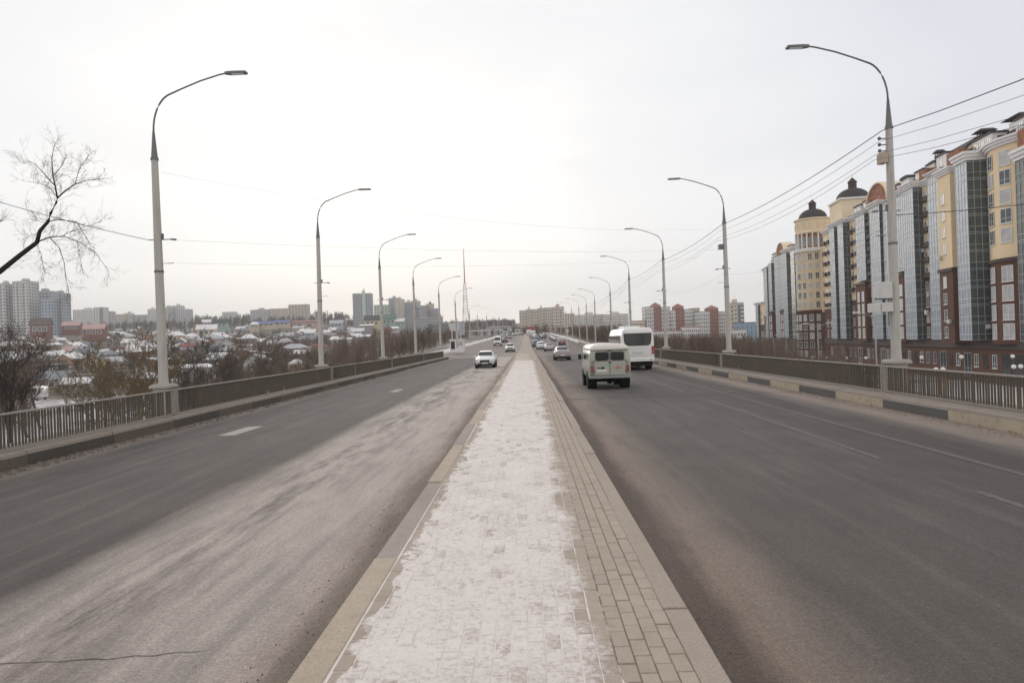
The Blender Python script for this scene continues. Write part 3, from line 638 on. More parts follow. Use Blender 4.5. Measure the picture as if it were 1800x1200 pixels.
# ================================================================== STREET LAMPS
def lamp_meshes():
    d = {}
    q = MB(); q.bev(-0.24, 0.24, -0.24, 0.24, KH - 0.4, 1.20, 0.02); q.bev(-0.33, 0.33, -0.33, 0.33, 1.20, 1.33, 0.06); d['plinth'] = q.mesh('plinth', M['concrete'])
    q = MB(); q.lathe(0, 0, [(0.165, 1.33), (0.15, 1.6), (0.135, 5.2), (0.105, 8.85)], 20); d['pole'] = q.mesh('pole', M['pole'], True)
    q = MB(); q.lathe(0, 0, [(0.0, 5.05), (0.152, 5.05), (0.152, 5.12), (0.0, 5.12)], 16); q.lathe(0, 0, [(0.0, 8.80), (0.13, 8.80), (0.13, 8.86), (0.0, 8.86)], 16); d['clamp'] = q.mesh('clamp_band', M['lampmetal'])
    q = MB(); q.lathe(0, 0, [(0.12, 8.86), (0.10, 8.95), (0.038, 9.75), (0.0, 9.75)], 16); d['sleeve'] = q.mesh('sleeve', M['lampmetal'], True)
    pts = [(0, 0, 9.7)] + [(0.75 * (1 - math.cos(u)) , 0, 9.75 + 1.25 * math.sin(u)) for u in [i * 0.16 for i in range(1, 9)]]
    x, z = pts[-1][0], pts[-1][2]
    pts += [(x + 0.5, 0, z + 0.20), (x + 1.1, 0, z + 0.42), (x + 1.75, 0, z + 0.60), (x + 2.0, 0, z + 0.64)]
    q = MB(); q.tube(pts, [0.030] * 9 + [0.026] * 4, 10); d['arm'] = q.mesh('arm', M['lampmetal'], True)
    hx, hz = pts[-1][0], pts[-1][2]
    q = MB(); q.loft([[(hx - 0.05, -0.05, hz - 0.04), (hx - 0.05, 0.05, hz - 0.04), (hx - 0.05, 0.05, hz + 0.04), (hx - 0.05, -0.05, hz + 0.04)],
                      [(hx + 0.15, -0.11, hz - 0.045), (hx + 0.15, 0.11, hz - 0.045), (hx + 0.15, 0.10, hz + 0.035), (hx + 0.15, -0.10, hz + 0.035)],
                      [(hx + 0.60, -0.12, hz - 0.04), (hx + 0.60, 0.12, hz - 0.04), (hx + 0.60, 0.10, hz + 0.03), (hx + 0.60, -0.10, hz + 0.03)],
                      [(hx + 0.68, -0.11, hz - 0.03), (hx + 0.68, 0.11, hz - 0.03), (hx + 0.68, 0.10, hz + 0.02), (hx + 0.68, -0.10, hz + 0.02)]])
    d['lamp_head'] = q.mesh('lamp_head', M['lampmetal'])
    q = MB(); q.box(hx + 0.17, hx + 0.58, -0.085, 0.085, hz - 0.052, hz - 0.042); d['lens'] = q.mesh('lens', M['head'])
    q = MB(); q.box(0.12, 0.20, -0.02, 0.02, 6.15, 6.35); q.tube([(-0.30, 0, 6.15), (0.45, 0, 6.15)], 0.018, 6); q.tube([(0.45, 0, 6.15), (0.62, 0, 6.13)], 0.035, 6); q.tube([(0.1, 0, 6.15), (0.1, 0, 5.35), (0.5, 0, 5.35)], 0.016, 6)
    d['bracket'] = q.mesh('wire_bracket', M['lampmetal']); return d
LM = lamp_meshes()
def lamp(x, y, facing, label, ped=True, z=0.0):
    t = thing('street_lamp', label, 'street lamp', (x, y, z), 0 if facing > 0 else math.pi, 'street lamps along the bridge road')
    t.rotation_euler[0] = R.uniform(-0.006, 0.006); t.rotation_euler[1] = R.uniform(-0.010, 0.010)
    if ped: put(LM['plinth'], 'plinth', t)
    put(LM['pole'], 'pole', t, loc=(0, 0, 0)); put(LM['clamp'], 'clamp_band', t); put(LM['sleeve'], 'sleeve', t); put(LM['arm'], 'arm', t)
    h = put(LM['lamp_head'], 'lamp_head', t); put(LM['lens'], 'lens', h); put(LM['bracket'], 'wire_bracket', t)
    return t
LYs = [22.6, 40.1, 57.6, 74.7, 96.3, 119]; RYs = [22.4, 40.7, 59, 78.5, 105.8, 131, 149, 170, 196, 226, 262]
LX, RX = -12.2, 11.95
lampsL = []; lampsR = []
for i, y in enumerate(LYs): lampsL.append(lamp(LX, y, 1, '%s grey concrete street lamp along the left railing' % ordw[i], y < 90, roadz(y)))
for i, (x, y) in enumerate([(-15.6, 188), (-15.2, 213), (-14, 242), (-13, 275), (-12, 310), (-12, 350)]): lampsL.append(lamp(x, y, 1, 'distant %s street lamp on the snowy left verge beyond the white booth' % ordw[i], False, roadz(y) - 0.3))
for i, y in enumerate(RYs): lampsR.append(lamp(RX + (1.2 if y > 100 else 0), y, -1, '%s grey concrete street lamp along the right side of the road' % ordw[i], y < 90, roadz(y)))
# fittings of the nearest right lamp
t = lampsR[0]
def fit(name, me_mb, mat): return put(me_mb.mesh(name, mat), name, t)
q = MB(); q.bev(0.14, 0.34, -0.16, 0.16, 7.68, 8.02, 0.02); fit('junction_box', q, M['kerb_buff'])
q = MB(); q.bev(0.14, 0.60, -0.17, 0.17, 3.31, 3.84, 0.02); fit('control_cabinet', q, M['boxgrey'])
q = MB(); q.bev(0.13, 0.50, -0.17, 0.17, 2.88, 3.18, 0.02); fit('control_cabinet', q, M['boxgrey'])
q = MB(); q.bev(0.515, 0.80, -0.15, 0.15, 2.87, 3.16, 0.02); fit('control_cabinet', q, M['boxgrey'])
q = MB(); q.tube([(0.2, 0, 2.4), (0.2, 0, 3.5)], 0.02, 6); q.tube([(0.17, 0.05, 3.3), (0.66, 0.05, 3.3)], 0.03, 6); fit('conduit', q, M['lampmetal'])
for zz in (8.5, 8.3, 8.1):
    q = MB(); q.tube([(0.1, 0, zz), (0.30, 0, zz - 0.02)], 0.02, 6); q.ball((0.32, 0, zz), 0.06, 8); fit('insulator', q, M['lampmetal'])
t = lampsR[1]
q = MB(); q.bev(0.14, 0.40, -0.15, 0.15, 7.3, 7.6, 0.02); fit('junction_box', q, M['lampmetal'])
# ---- overhead wires
def wire(pts_list, label, r=0.011, sag=0.5, n=14):
    q = MB(); allp = []
    for (a, b), sg in zip(zip(pts_list, pts_list[1:]), sag if hasattr(sag, '__len__') else [sag] * 20):
        a, b = Vector(a), Vector(b)
        for i in range(n + 1 if b == Vector(pts_list[-1]) else n):
            u = i / n; p = a.lerp(b, u); p.z -= 4 * sg * u * (1 - u); allp.append(p)
    q.tube(allp, r, 5); return put(q.mesh('overhead_wire', M['wire']), 'overhead_wire', label=label, cat='wire', group='wires strung between the lamps')
rp = [(RX - 0.2, -14)] + [(RX - 0.2 + (1.2 if y > 100 else 0), y) for y in RYs[:9]]
for k, (zz, sg, lb) in enumerate([(8.75, 0.25, 'topmost thick black cable running along the right row of street lamps'), (8.40, 0.30, 'second black cable below the topmost along the right street lamps'), (8.0, 0.34, 'third thin cable along the right row of street lamps'), (7.8, 0.42, 'lowest thin cable along the right row of street lamps')]):
    wire([(x - (0.1 if k else 0.0) * k, y, zz + roadz(y)) for x, y in rp], lb, 0.015 if k == 0 else 0.007, [1.25 + 0.1 * k] + [sg] * 12, 12)
wire([(LX + 0.2, LYs[0], 8.4), (RX - 0.2, RYs[0] + 18, 8.5)], 'high thin wire crossing the road from the nearest left lamp', 0.0028, 0.75, 30)
wire([(LX + 0.6, LYs[0], 6.12), (RX - 0.2, RYs[1], 7.3)], 'thin span wire crossing the road below the high wire', 0.003, 0.25, 30)
wire([(LX + 0.6, LYs[0], 5.35), (RX - 0.2, RYs[1], 6.9)], 'lowest thin span wire crossing the road from the nearest left lamp', 0.0024, 0.3, 30)
wire([(LX - 0.3, LYs[0], 6.15), tuple(P(-160, 305, 20.0))], 'dark wire running off past the bare tree from the nearest left lamp', 0.010, 0.12, 20)
wire([(RX + 0.1, RYs[0], 6.0), tuple(P(1860, 352, 20.0))], 'thin wire leading off from the nearest right lamp toward the flats', 0.012, 0.05, 10)
wire([(RX - 0.2, RYs[0], 5.6), (RX - 0.2, RYs[1], 5.9), (RX - 0.2, RYs[2], 6.0), (RX - 0.2, RYs[3], 6.0)], 'low slack wire between the right street lamps', 0.004, 0.5, 10)
# ================================================================== VEGETATION
def branch_tree(seed, h, trunk_r, crown_w, depth=4, droop=0.0, base=0.25, nmain=6, twig=0.012, minr=0.006):
    rr = random.Random(seed); T = MB(); C = MB()
    def grow(p, d, ln, r, lv):
        k = 3; pts = [p.copy()]; rad = [r]; dd = d.copy()
        for i in range(k):
            dd = (dd + Vector((rr.gauss(0, .16), rr.gauss(0, .16), rr.gauss(0, .10) + (0.06 if droop == 0 else -droop)))).normalized()
            pts.append(pts[-1] + dd * ln / k); rad.append(max(minr, r * (1 - 0.62 * (i + 1) / k)))
        (T if lv == 0 else C).tube(pts, rad, 7 if lv == 0 else (5 if lv == 1 else 3), False)
        if lv >= depth: return
        n = rr.randint(4, 6) if lv else nmain
        for j in range(n):
            u = base + (1 - base) * (j + rr.random()) / n if lv == 0 else 0.25 + 0.75 * (j + rr.random()) / n
            u = min(u, 0.99); q = pts[0].lerp(pts[0], 0); s_ = u * k; a = int(s_); q = pts[a].lerp(pts[min(a + 1, k)], s_ - a)
            ang = rr.uniform(0.45, 0.95) * (1.0 if lv else 0.85); az = rr.random() * 6.283
            ax = dd.cross(Vector((math.cos(az), math.sin(az), 0.3))).normalized()
            nd = (Matrix.Rotation(ang, 3, ax) @ dd).normalized(); nd.z = nd.z * 0.8 + (0.22 if droop == 0 else 0.0); nd.normalize()
            l2 = ln * rr.uniform(0.42, 0.62) * (1.0 if lv else crown_w / h * 1.6)
            grow(q, nd, l2, max(minr, rad[a] * rr.uniform(0.45, 0.6)), lv + 1)
    grow(Vector((0, 0, -0.3)), Vector((rr.gauss(0, .05), rr.gauss(0, .05), 1)), h * 0.8, trunk_r, 0)
    return T, C
TV = []
for k, (h, r_, w, mat) in enumerate([(9, .17, 5.5, 'bark_brown'), (8, .14, 5, 'bark_olive'), (11, .2, 6, 'bark_dark'), (7, .13, 5.5, 'bark_grey')]):
    T, C = branch_tree(30 + k, h, r_, w, 4, 0.0, 0.18, 8, minr=0.014)
    TV.append((T.mesh('trunk', M[mat], True), C.mesh('crown', M[mat])))
def tree(v, x, y, label, s_=1.0, group='bare trees below the bridge', rz=None, z=None):
    t = thing('bare_tree', label, 'tree', (x, y, ground(x, y) if z is None else z), rz if rz is not None else R.random() * 6.28, group, (s_, s_, s_ * R.uniform(.92, 1.1)))
    put(TV[v][0], 'trunk', t); put(TV[v][1], 'crown', t); return t
def px_tree(v, px, ytop, Y, label, group='bare trees below the bridge'):
    p = P(px, ytop, Y); g = ground(p.x, Y); s_ = max(0.3, (p.z - g) / [9, 8, 11, 7][v] * 1.0)
    return tree(v, p.x, Y, label, s_, group)
px_tree(2, 8, 600, 72, 'tall dark bare tree at the left edge behind the railing'); px_tree(0, 42, 618, 85, 'dark bare tree second from the left edge')
px_tree(2, -34, 585, 66, 'dark bare tree partly cut off by the left edge'); px_tree(0, 66, 622, 95, 'dark brown bare tree behind the parked truck')
px_tree(2, 20, 600, 100, 'dark bare tree behind the leftmost trees')
px_tree(1, 150, 655, 62, 'olive multi-stemmed bare willow in front of the sheds'); px_tree(1, 118, 655, 115, 'olive bare tree beside the grey-roofed barn')
px_tree(1, 232, 636, 66, 'olive bare tree just left of the nearest lamp'); px_tree(1, 262, 628, 74, 'greenish bare tree touching the nearest left lamp post')
px_tree(0, 200, 652, 88, 'brown bare tree between the willow and the nearest lamp'); px_tree(3, 318, 640, 84, 'grey bare tree right of the nearest left lamp')
px_tree(3, 345, 636, 88, 'grey bare tree in front of the long white house'); px_tree(0, 380, 634, 92, 'brown bare tree right of the long white house')
px_tree(0, 412, 622, 105, 'brown bare tree halfway between the first two left lamps'); px_tree(0, 447, 612, 110, 'tall brown bare tree between the first two left lamps')
px_tree(3, 470, 626, 120, 'grey bare tree left of the round yellow house'); px_tree(0, 500, 620, 110, 'brown bare tree just behind the round yellow house'); px_tree(2, 540, 622, 125, 'dark bare tree beside the second left lamp')
px_tree(0, 590, 612, 130, 'reddish brown bare tree right of the second left lamp'); px_tree(0, 625, 606, 150, 'brown bare tree between second and third left lamps'); px_tree(0, 700, 588, 150, 'brown bare tree between third and fourth left lamps'); px_tree(2, 740, 572, 190, 'dark bare tree between fourth and fifth left lamps')
# the near branch reaching in from the left
def near_branch():
    Y = 20.0; rr = random.Random(11); T = MB(); C = MB()
    t = thing('leaning_tree', 'dark leaning tree whose bare forked branch reaches across the upper left sky', 'tree', (0, 0, 0))
    def Q(x, y, dy=0.0): return P(x, y, Y + dy)
    g = ground(-21, 19.5)
    base = Vector((-21.0, 19.2, g - 0.4)); p0 = Q(-60, 520); p1 = Q(0, 477)
    T.tube([base, base.lerp(p0, .35) + Vector((-0.9, 0, 0.6)), base.lerp(p0, .7) + Vector((-0.7, 0, 0.5)), p0], [.30, .24, .17, .10], 12)
    put(T.mesh('trunk', M['bark_dark'], True), 'trunk', t)
    limbs = [
     ([(-60, 520), (0, 477), (36, 448), (65, 426), (70, 406), (85, 389), (89, 375), (99, 356), (101, 348)], .085, .022, 0),
     ([(101, 348), (97, 327), (93, 310), (91, 278), (97, 249)], .026, .006, .5),
     ([(101, 348), (114, 336), (132, 324), (152, 317), (193, 313)], .024, .005, -.4),
     ([(132, 324), (138, 300), (147, 286), (157, 272)], .014, .004, .6),
     ([(85, 389), (104, 386), (135, 390), (155, 423), (160, 440)], .016, .004, .7),
     ([(66, 425), (87, 417), (111, 415), (135, 423), (167, 443), (193, 479)], .020, .004, -.6),
     ([(87, 417), (104, 435), (113, 462), (116, 490), (121, 508)], .013, .004, .3),
     ([(97, 327), (80, 308), (62, 288), (48, 282)], .013, .004, -.5), ([(101, 348), (88, 330), (70, 322), (40, 318)], .011, .004, .9),
     ([(93, 310), (110, 290), (118, 270)], .011, .004, .2), ([(72, 408), (60, 412), (40, 420)], .008, .003, .2), ([(85, 389), (72, 384), (52, 380)], .008, .003, .2),
     ([(111, 415), (120, 408), (150, 400), (180, 388)], .009, .003, .4), ([(64, 428), (72, 445), (76, 470), (80, 482)], .009, .003, .4), ([(135, 423), (140, 450), (146, 478)], .007, .003, .1)]
    B = MB()
    def twig(p, d, ln, r, lv):
        pts = [p]; rad = [r]; dd = d
        for i in range(3):
            dd = (dd + Vector((rr.gauss(0, .28), rr.gauss(0, .28), rr.gauss(-.05 if p.z < 5.2 else .08, .25)))).normalized(); pts.append(pts[-1] + dd * ln / 3); rad.append(max(.0016, r * (1 - .3 * (i + 1))))
        C.tube(pts, rad, 3, False)
        if lv > 0:
            for _ in range(rr.randint(2, 4)):
                a = rr.uniform(.3, .8); ax = Vector((rr.gauss(0, 1), rr.gauss(0, 1), rr.gauss(0, 1))).normalized()
                twig(pts[rr.randint(1, 3)], (Matrix.Rotation(a, 3, ax) @ dd).normalized(), ln * rr.uniform(.45, .8), max(.0016, r * .6), lv - 1)
    for pts, ra, rb, dy in limbs:
        n = len(pts); V = [Q(x, y, dy * i / (n - 1)) for i, (x, y) in enumerate(pts)]
        B.tube(V, [ra + (rb - ra) * i / (n - 1) for i in range(n)], 8 if ra > .03 else 6)
        for i in range(1, n):
            if pts[i][0] < 20: continue
            for _ in range(5 if ra < .05 else 2):
                u = rr.random(); p = V[i - 1].lerp(V[i], u); d = (V[i] - V[i - 1]).normalized()
                ax = Vector((rr.gauss(0, .5), 1, rr.gauss(0, .5))).normalized()
                twig(p, (Matrix.Rotation(rr.choice((-1, 1)) * rr.uniform(.35, 1.1), 3, ax) @ d).normalized(), rr.uniform(.22, .50), .0042, 2)
    for px, py in ((-25, 368), (-12, 396)):
        V = [Q(px - 40, py + 20), Q(px, py + 5), Q(px + 14, py - 8)]; B.tube(V, [.02, .012, .005], 5)
        for _ in range(12): twig(V[1].lerp(V[2], rr.random()), (V[2] - V[1]).normalized(), .35, .004, 1)
    put(B.mesh('branch', M['bark_dark'], True), 'branch', t); put(C.mesh('twigs', M['bark_dark']), 'twigs', t, kind='stuff')
near_branch()
# masses of bare brush
def brush(q, x, y, z, h, w, n, th, rr, hz=0.18):
    for _ in range(n):
        a = rr.random() * 6.283; u = rr.random() ** .55; v = rr.random()
        ex, ey = math.cos(a) * w * u * .5 * (1.15 - v * .5), math.sin(a) * w * u * .5 * (1.15 - v * .5); ez = h * (hz + (1 - hz) * v)
        k = rr.uniform(.35, .9); sx, sy, sz_ = ex * k * .5, ey * k * .5, ez * k
        b = len(q.v); c, s_ = math.cos(a + 1.57) * th, math.sin(a + 1.57) * th
        q.v += [(x + sx - c, y + sy - s_, z + sz_), (x + sx + c, y + sy + s_, z + sz_), (x + ex, y + ey, z + ez)]; q.f.append((b, b + 1, b + 2)); q.m.append(0)
def mass(name, label, mat, spots, n, th, seed=1, hz=0.1):
    q = MB(); rr = random.Random(seed)
    for x, y, h, w in spots: brush(q, x, y, ground(x, y) - .2, h, w, n, th * (0.6 + y / 500), rr, hz)
    return put(q.mesh(name, M[mat]), name, kind='stuff', label=label)
rr = random.Random(21); sp = []
for _ in range(620):
    y = 105 + 330 * rr.random(); x = -rr.uniform(26, 32 + y * 0.36); h = rr.uniform(5, 8.0)
    # keep the thicket under the town's skyline
    top = CAMZ + y * 0.030; g = ground(x, y); h = min(h, top + 1.5 - g)
    if h > 2: sp.append((x, y, h, rr.uniform(3.5, 6)))
mass('brown_thicket', 'dense brown bare thicket beyond the left end of the railing', 'brush', sp, 170, 0.035, 2, 0.0)
sp = []
for _ in range(900):
    y = 90 + 330 * rr.random(); x = rr.uniform(19, 24 + y * 0.26); g = ground(x, y)
    h = min(rr.uniform(5, 9.0), CAMZ + y * (-0.004 if x / y > 0.14 else 0.016) + 1.0 - g)
    if h > 1.5: sp.append((x, y, h, rr.uniform(3.5, 6)))
mass('brown_thicket', 'dense brown bare thicket beyond the right railing', 'brush', sp, 140, 0.035, 3, 0.0)
sp = []
for _ in range(70):
    px = rr.uniform(-80, 55); Y = rr.uniform(85, 170); p = P(px, 640, Y); sp.append((p.x, Y, rr.uniform(4.5, 8.5), rr.uniform(5, 8)))
mass('dark_thicket', 'dark brown thicket of bare trees at the left edge', 'bark_brown', sp, 150, 0.03, 14, 0.0)
sp = []
for _ in range(60):
    y = 88 + 50 * rr.random(); x = -y * rr.uniform(0.28, 0.85); sp.append((x, y, rr.uniform(1.2, 3.2), rr.uniform(2, 4)))
mass('scrub', 'low brown scrub on the valley floor left of the bridge', 'bark_olive', sp, 110, 0.02, 4, 0.0)
# ================================================================== TOWN
labels_used = {}
HMESH = {}
def house_meshes():
    for kind in ('gable', 'hip', 'shed', 'cross'):
        q = MB(); q.box(-.5, .5, -.5, .5, -0.6, .62)
        if kind in ('gable', 'cross'):
            q.v += [(-.5, -.5, .62), (-.5, .5, .62), (-.5, 0, .97), (.5, -.5, .62), (.5, .5, .62), (.5, 0, .97)]; b = len(q.v) - 6
            q.f += [(b, b + 2, b + 1), (b + 3, b + 4, b + 5)]; q.m += [0, 0]
        if kind == 'shed': q.quadbox([(-.5, -.5, .62), (.5, -.5, .62), (.5, .5, .62), (-.5, .5, .62)], [(-.5, -.5, .64), (.5, -.5, .64), (.5, .5, .8), (-.5, .5, .8)])
        w = q
        q = MB(); th = .045
        if kind in ('gable', 'cross'):
            for s_ in (-1, 1):
                q.quadbox([(-.56, s_ * .60, .55), (.56, s_ * .60, .55), (.56, 0, 1.0), (-.56, 0, 1.0)], [(-.56, s_ * .60, .55 + th), (.56, s_ * .60, .55 + th), (.56, 0, 1.0 + th), (-.56, 0, 1.0 + th)])
        elif kind == 'hip':
            q.quadbox([(-.57, -.6, .58), (.57, -.6, .58), (.57, .6, .58), (-.57, .6, .58)], [(-.22, -.01, 1.05), (.22, -.01, 1.05), (.22, .01, 1.05), (-.22, .01, 1.05)])
        else: q.quadbox([(-.55, -.58, .63), (.55, -.58, .63), (.55, .58, .83), (-.55, .58, .83)], [(-.55, -.58, .68), (.55, -.58, .68), (.55, .58, .88), (-.55, .58, .88)])
        HMESH[kind] = (w, q)
    q = MB(); q.box(-.08, .08, -.515, -.495, .18, .44); HMESH['win'] = q
    q = MB(); q.box(-.10, .10, -.508, -.49, .15, .47); HMESH['wf'] = q
    q = MB(); q.box(-.05, .05, -.06, .06, .6, 1.18); HMESH['ch'] = q
house_meshes(); HC_CACHE = {}
def hm(key, mat):
    k = (key, mat.name)
    if k not in HC_CACHE:
        mb_ = HMESH[key[0]][key[1]] if isinstance(key, tuple) else HMESH[key]
        HC_CACHE[k] = mb_.mesh({'win': 'window', 'wf': 'frame', 'ch': 'chimney'}.get(key, 'wall') if not isinstance(key, tuple) else ('wall', 'roof')[key[1]], mat)
    return HC_CACHE[k]
houses = []
def house(x, y, w, d, h, kind, wc, rc, rz, label=None, nwin=2, chim=True, z=None, px=None):
    t = thing('house', label, 'house', (x, y, ground(x, y) if z is None else z), rz, 'houses on the hillside left of the bridge', (w, d, h))
    put(hm((kind, 0), HM[wc]), 'wall', t); put(hm((kind, 1), RM[rc]), 'roof', t)
    for i in range(nwin):
        f = put(hm('wf', M['frame']), 'window', t, ((i + .5) / nwin * .84 - .42, 0, 0)); put(hm('win', M['farglass']), 'pane', f)
    if chim: put(hm('ch', HM['red brick' if R.random() < .5 else 'grey']), 'chimney', t, (R.uniform(-.3, .3), R.uniform(-.1, .1), 0))
    houses.append((t, wc, rc, kind, label, px)); return t
occ = []
def free(x, y, r):
    for a, b, c in occ:
        if (a - x) ** 2 + (b - y) ** 2 < (r + c) ** 2 * .45: return False
    return True
def px_house(px, yt, yb, wpx, Y, kind, wc, rc, label, nwin=3, d=8, chim=False, rz=None):
    p = P(px, yb, Y); top = P(px, yt, Y); w = wpx * Y / F_PX; g = p.z
    gz = ground(p.x, Y)
    t = house(p.x, Y, w, min(d, w * 1.2), top.z - g, kind, wc, rc, (YAW * 0 + math.atan2(-p.x, Y) * 0.5 if rz is None else rz), label, nwin, chim, z=g)
    if gz < g - 0.5:      # stone footing down to the slope
        q = MB(); q.box(-.5, .5, -.5, .5, (gz - g - 1) / (top.z - g), -0.55); put(q.mesh('footing', M['concrete']), 'footing', t)
    occ.append((p.x, Y, w * .7)); return t
named = [
 (73, 560, 586, 30, 600, 'gable', 'red brick', 'brown', 'dark red brick house with a steep gable below the grey towers'),
 (127, 566, 581, 27, 620, 'gable', 'red brick', 'pink', 'red walled house under a long pale pink roof'),
 (168, 570, 590, 32, 560, 'cross', 'red brick', 'pink', 'red brick house with a broken pink roof right of the pink-roofed one'),
 (127, 609, 627, 32, 400, 'hip', 'pink', 'pink', 'pink house under a snowy pink hipped roof in mid slope'),
 (100, 653, 684, 48, 190, 'gable', 'beige', 'grey metal', 'beige barn with a dull green-grey metal roof near the parked truck'),
 (138, 664, 686, 46, 180, 'gable', 'grey', 'snowy', 'low grey shed under a snowy roof right of the barn'),
 (90, 636, 654, 44, 260, 'shed', 'brown', 'dark', 'long dark brown shed behind the beige barn'),
 (184, 614, 630, 14, 380, 'gable', 'pale blue', 'snowy', 'small pale blue house with a snow-covered roof'),
 (205, 616, 634, 22, 380, 'gable', 'cream', 'snowy', 'cream house right of the small blue house'),
 (240, 606, 630, 26, 385, 'cross', 'white', 'snowy', 'tall white house among snowy roofs left of the nearest lamp'),
 (195, 654, 676, 34, 200, 'gable', 'brown', 'dark', 'dark brown house with a pale door left of the nearest lamp'),
 (268, 655, 676, 22, 190, 'gable', 'ochre', 'snowy', 'orange brick house touching the nearest left lamp post'),
 (335, 637, 662, 74, 210, 'shed', 'white', 'snowy', 'long white house with dark windows right of the nearest lamp'),
 (312, 664, 680, 24, 160, 'gable', 'white', 'snowy', 'small white outbuilding in front of the long white house'),
 (310, 583, 600, 26, 450, 'hip', 'yellow', 'snowy', 'pale yellow house with a snowy hipped roof right of the nearest lamp'),
 (349, 562, 579, 14, 640, 'hip', 'ochre', 'brown', 'tall ochre house near the top of the slope'),
 (364, 562, 573, 15, 680, 'gable', 'white', 'snowy', 'white house with a mint roof beside the ochre house'),
 (388, 562, 576, 24, 680, 'gable', 'teal', 'dark', 'teal house with a pointed dark roof high on the slope'),
 (365, 571, 590, 32, 560, 'gable', 'cream', 'snowy', 'cream house with a broad gable in mid slope'),
 (448, 566, 577, 14, 640, 'hip', 'cream', 'snowy', 'cream hipped house at the left end of the blue-roofed hall'),
 (469, 565, 574, 30, 650, 'gable', 'cream', 'blue', 'long hall under a vivid blue roof high on the slope'),
 (497, 563, 572, 26, 680, 'gable', 'cream', 'blue', 'second blue-roofed hall right of the vivid one'),
 (528, 561, 577, 58, 690, 'shed', 'pink', 'red', 'long pink terrace with a red edged roof at the hill top'),
 (525, 571, 586, 18, 600, 'shed', 'cream', 'pale grey', 'square cream house in front of the pink terrace'),
 (546, 579, 594, 18, 520, 'gable', 'pale blue', 'snowy', 'pale blue-grey house left of the second lamp post'),
 (438, 588, 604, 22, 430, 'hip', 'grey', 'snowy', 'grey house with a pointed snowy roof in mid slope'),
 (480, 597, 614, 21, 380, 'hip', 'beige', 'pale grey', 'beige house with a pyramid roof, left one of a pair'),
 (502, 595, 611, 22, 390, 'hip', 'beige', 'pale grey', 'beige house with a pyramid roof, right one of a pair'),
 (519, 605, 622, 44, 330, 'hip', 'ochre', 'pale grey', 'long orange walled house with a pale turquoise-grey roof'),
 (521, 632, 648, 23, 200, 'hip', 'yellow', 'snowy', 'small round-topped yellow house left of the second lamp'),
 (592, 563, 576, 22, 640, 'gable', 'pale blue', 'pale grey', 'silver-roofed hall just right of the second lamp post'),
 (332, 604, 618, 26, 380, 'gable', 'white', 'red', 'white house with a dark red roof right of the nearest lamp'),
 (600, 592, 604, 34, 400, 'shed', 'white', 'snowy', 'long low white building right of the second lamp'),
 (640, 588, 597, 22, 430, 'gable', 'pale blue', 'snowy', 'low bluish building with a snowy roof between second and third lamps'),
 (680, 575, 584, 14, 470, 'gable', 'red brick', 'red', 'small vivid red house just right of the third lamp post'),
 (694, 574, 582, 14, 480, 'gable', 'white', 'snowy', 'small white house beside the vivid red one'),
 (655, 555, 574, 26, 720, 'gable', 'yellow', 'dark', 'four-storey yellow-orange block left of the third lamp post'),
 (684, 553, 571, 24, 740, 'cross', 'teal', 'green', 'pale green and yellow house with a green roof right of third lamp'),
 (703, 560, 572, 16, 740, 'gable', 'teal', 'snowy', 'mint green house beside the pale green gabled one'),
 (645, 568, 580, 22, 600, 'shed', 'grey', 'snowy', 'low grey building in front of the yellow block'),
]
for a in named: px_house(*a)
zones = [(275, 'left of first lamp'), (556, 'between first and second lamps'), (668, 'between second and third lamps'), (900, 'beyond third lamp')]
rr = random.Random(5); tries = 0; fill = []
while len(fill) < 165 and tries < 5000:
    tries += 1
    px = rr.uniform(-30, 640); py = rr.choice((rr.uniform(566, 600), rr.uniform(585, 640), rr.uniform(600, 650)))
    if px > 560 and py > 606: continue
    p = hit(px, py)
    if p is None or p.y < 130 or p.y > 980: continue
    w = rr.uniform(6.5, 11.5); d = rr.uniform(6, 9)
    if not free(p.x, p.y, 9.5): continue
    occ.append((p.x, p.y, 9.5)); h = rr.uniform(3.6, 6.5)
    wc = rr.choices(['white', 'cream', 'yellow', 'ochre', 'red brick', 'grey', 'brown', 'pink', 'pale blue', 'beige'], [14, 9, 4, 5, 4, 12, 9, 3, 3, 10])[0]
    rc = rr.choices(['snowy', 'grey metal', 'brown', 'pale grey', 'red', 'green', 'dark'], [36, 7, 5, 12, 2, 2, 4])[0]
    kind = rr.choices(['gable', 'hip', 'shed', 'cross'], [10, 5, 3, 3])[0]
    t = house(p.x, p.y, w, d, h, kind, wc, rc, rr.choice((0, 1.571)) + rr.uniform(-.5, .5), None, rr.randint(1, 3), rr.random() < .5, px=px)
    zone = next(z for lim, z in zones if px < lim); band = 'valley floor' if py > 628 else ('lower slope' if py > 606 else ('mid slope' if py > 588 else 'upper slope'))
    fill.append((t, wc, rc, kind, band, zone, px))
def relabel(items, noun):     # items: (obj, base phrase, px): make each label single one out, counted from the left
    by = {}
    for o, b, px in items: by.setdefault(b, []).append((px, o))
    od = ['leftmost', 'second from left', 'third from left', 'fourth from left', 'fifth from left', 'sixth from left', 'seventh from left', 'eighth from left', 'ninth from left', 'tenth from left']
    for b, l in by.items():
        l.sort(key=lambda q: q[0])
        for k, (px, o) in enumerate(l):
            o['label'] = b if len(l) == 1 else b + ', ' + (od[k] if k < len(od) else 'number %d from left' % (k + 1))
kn = {'gable': 'gabled', 'hip': 'hipped', 'shed': 'flat', 'cross': 'steep'}
relabel([(t, '%s house, %s %s roof, %s, %s' % (wc, kn[k], rc, band, zone), px) for t, wc, rc, k, band, zone, px in fill], 'house')
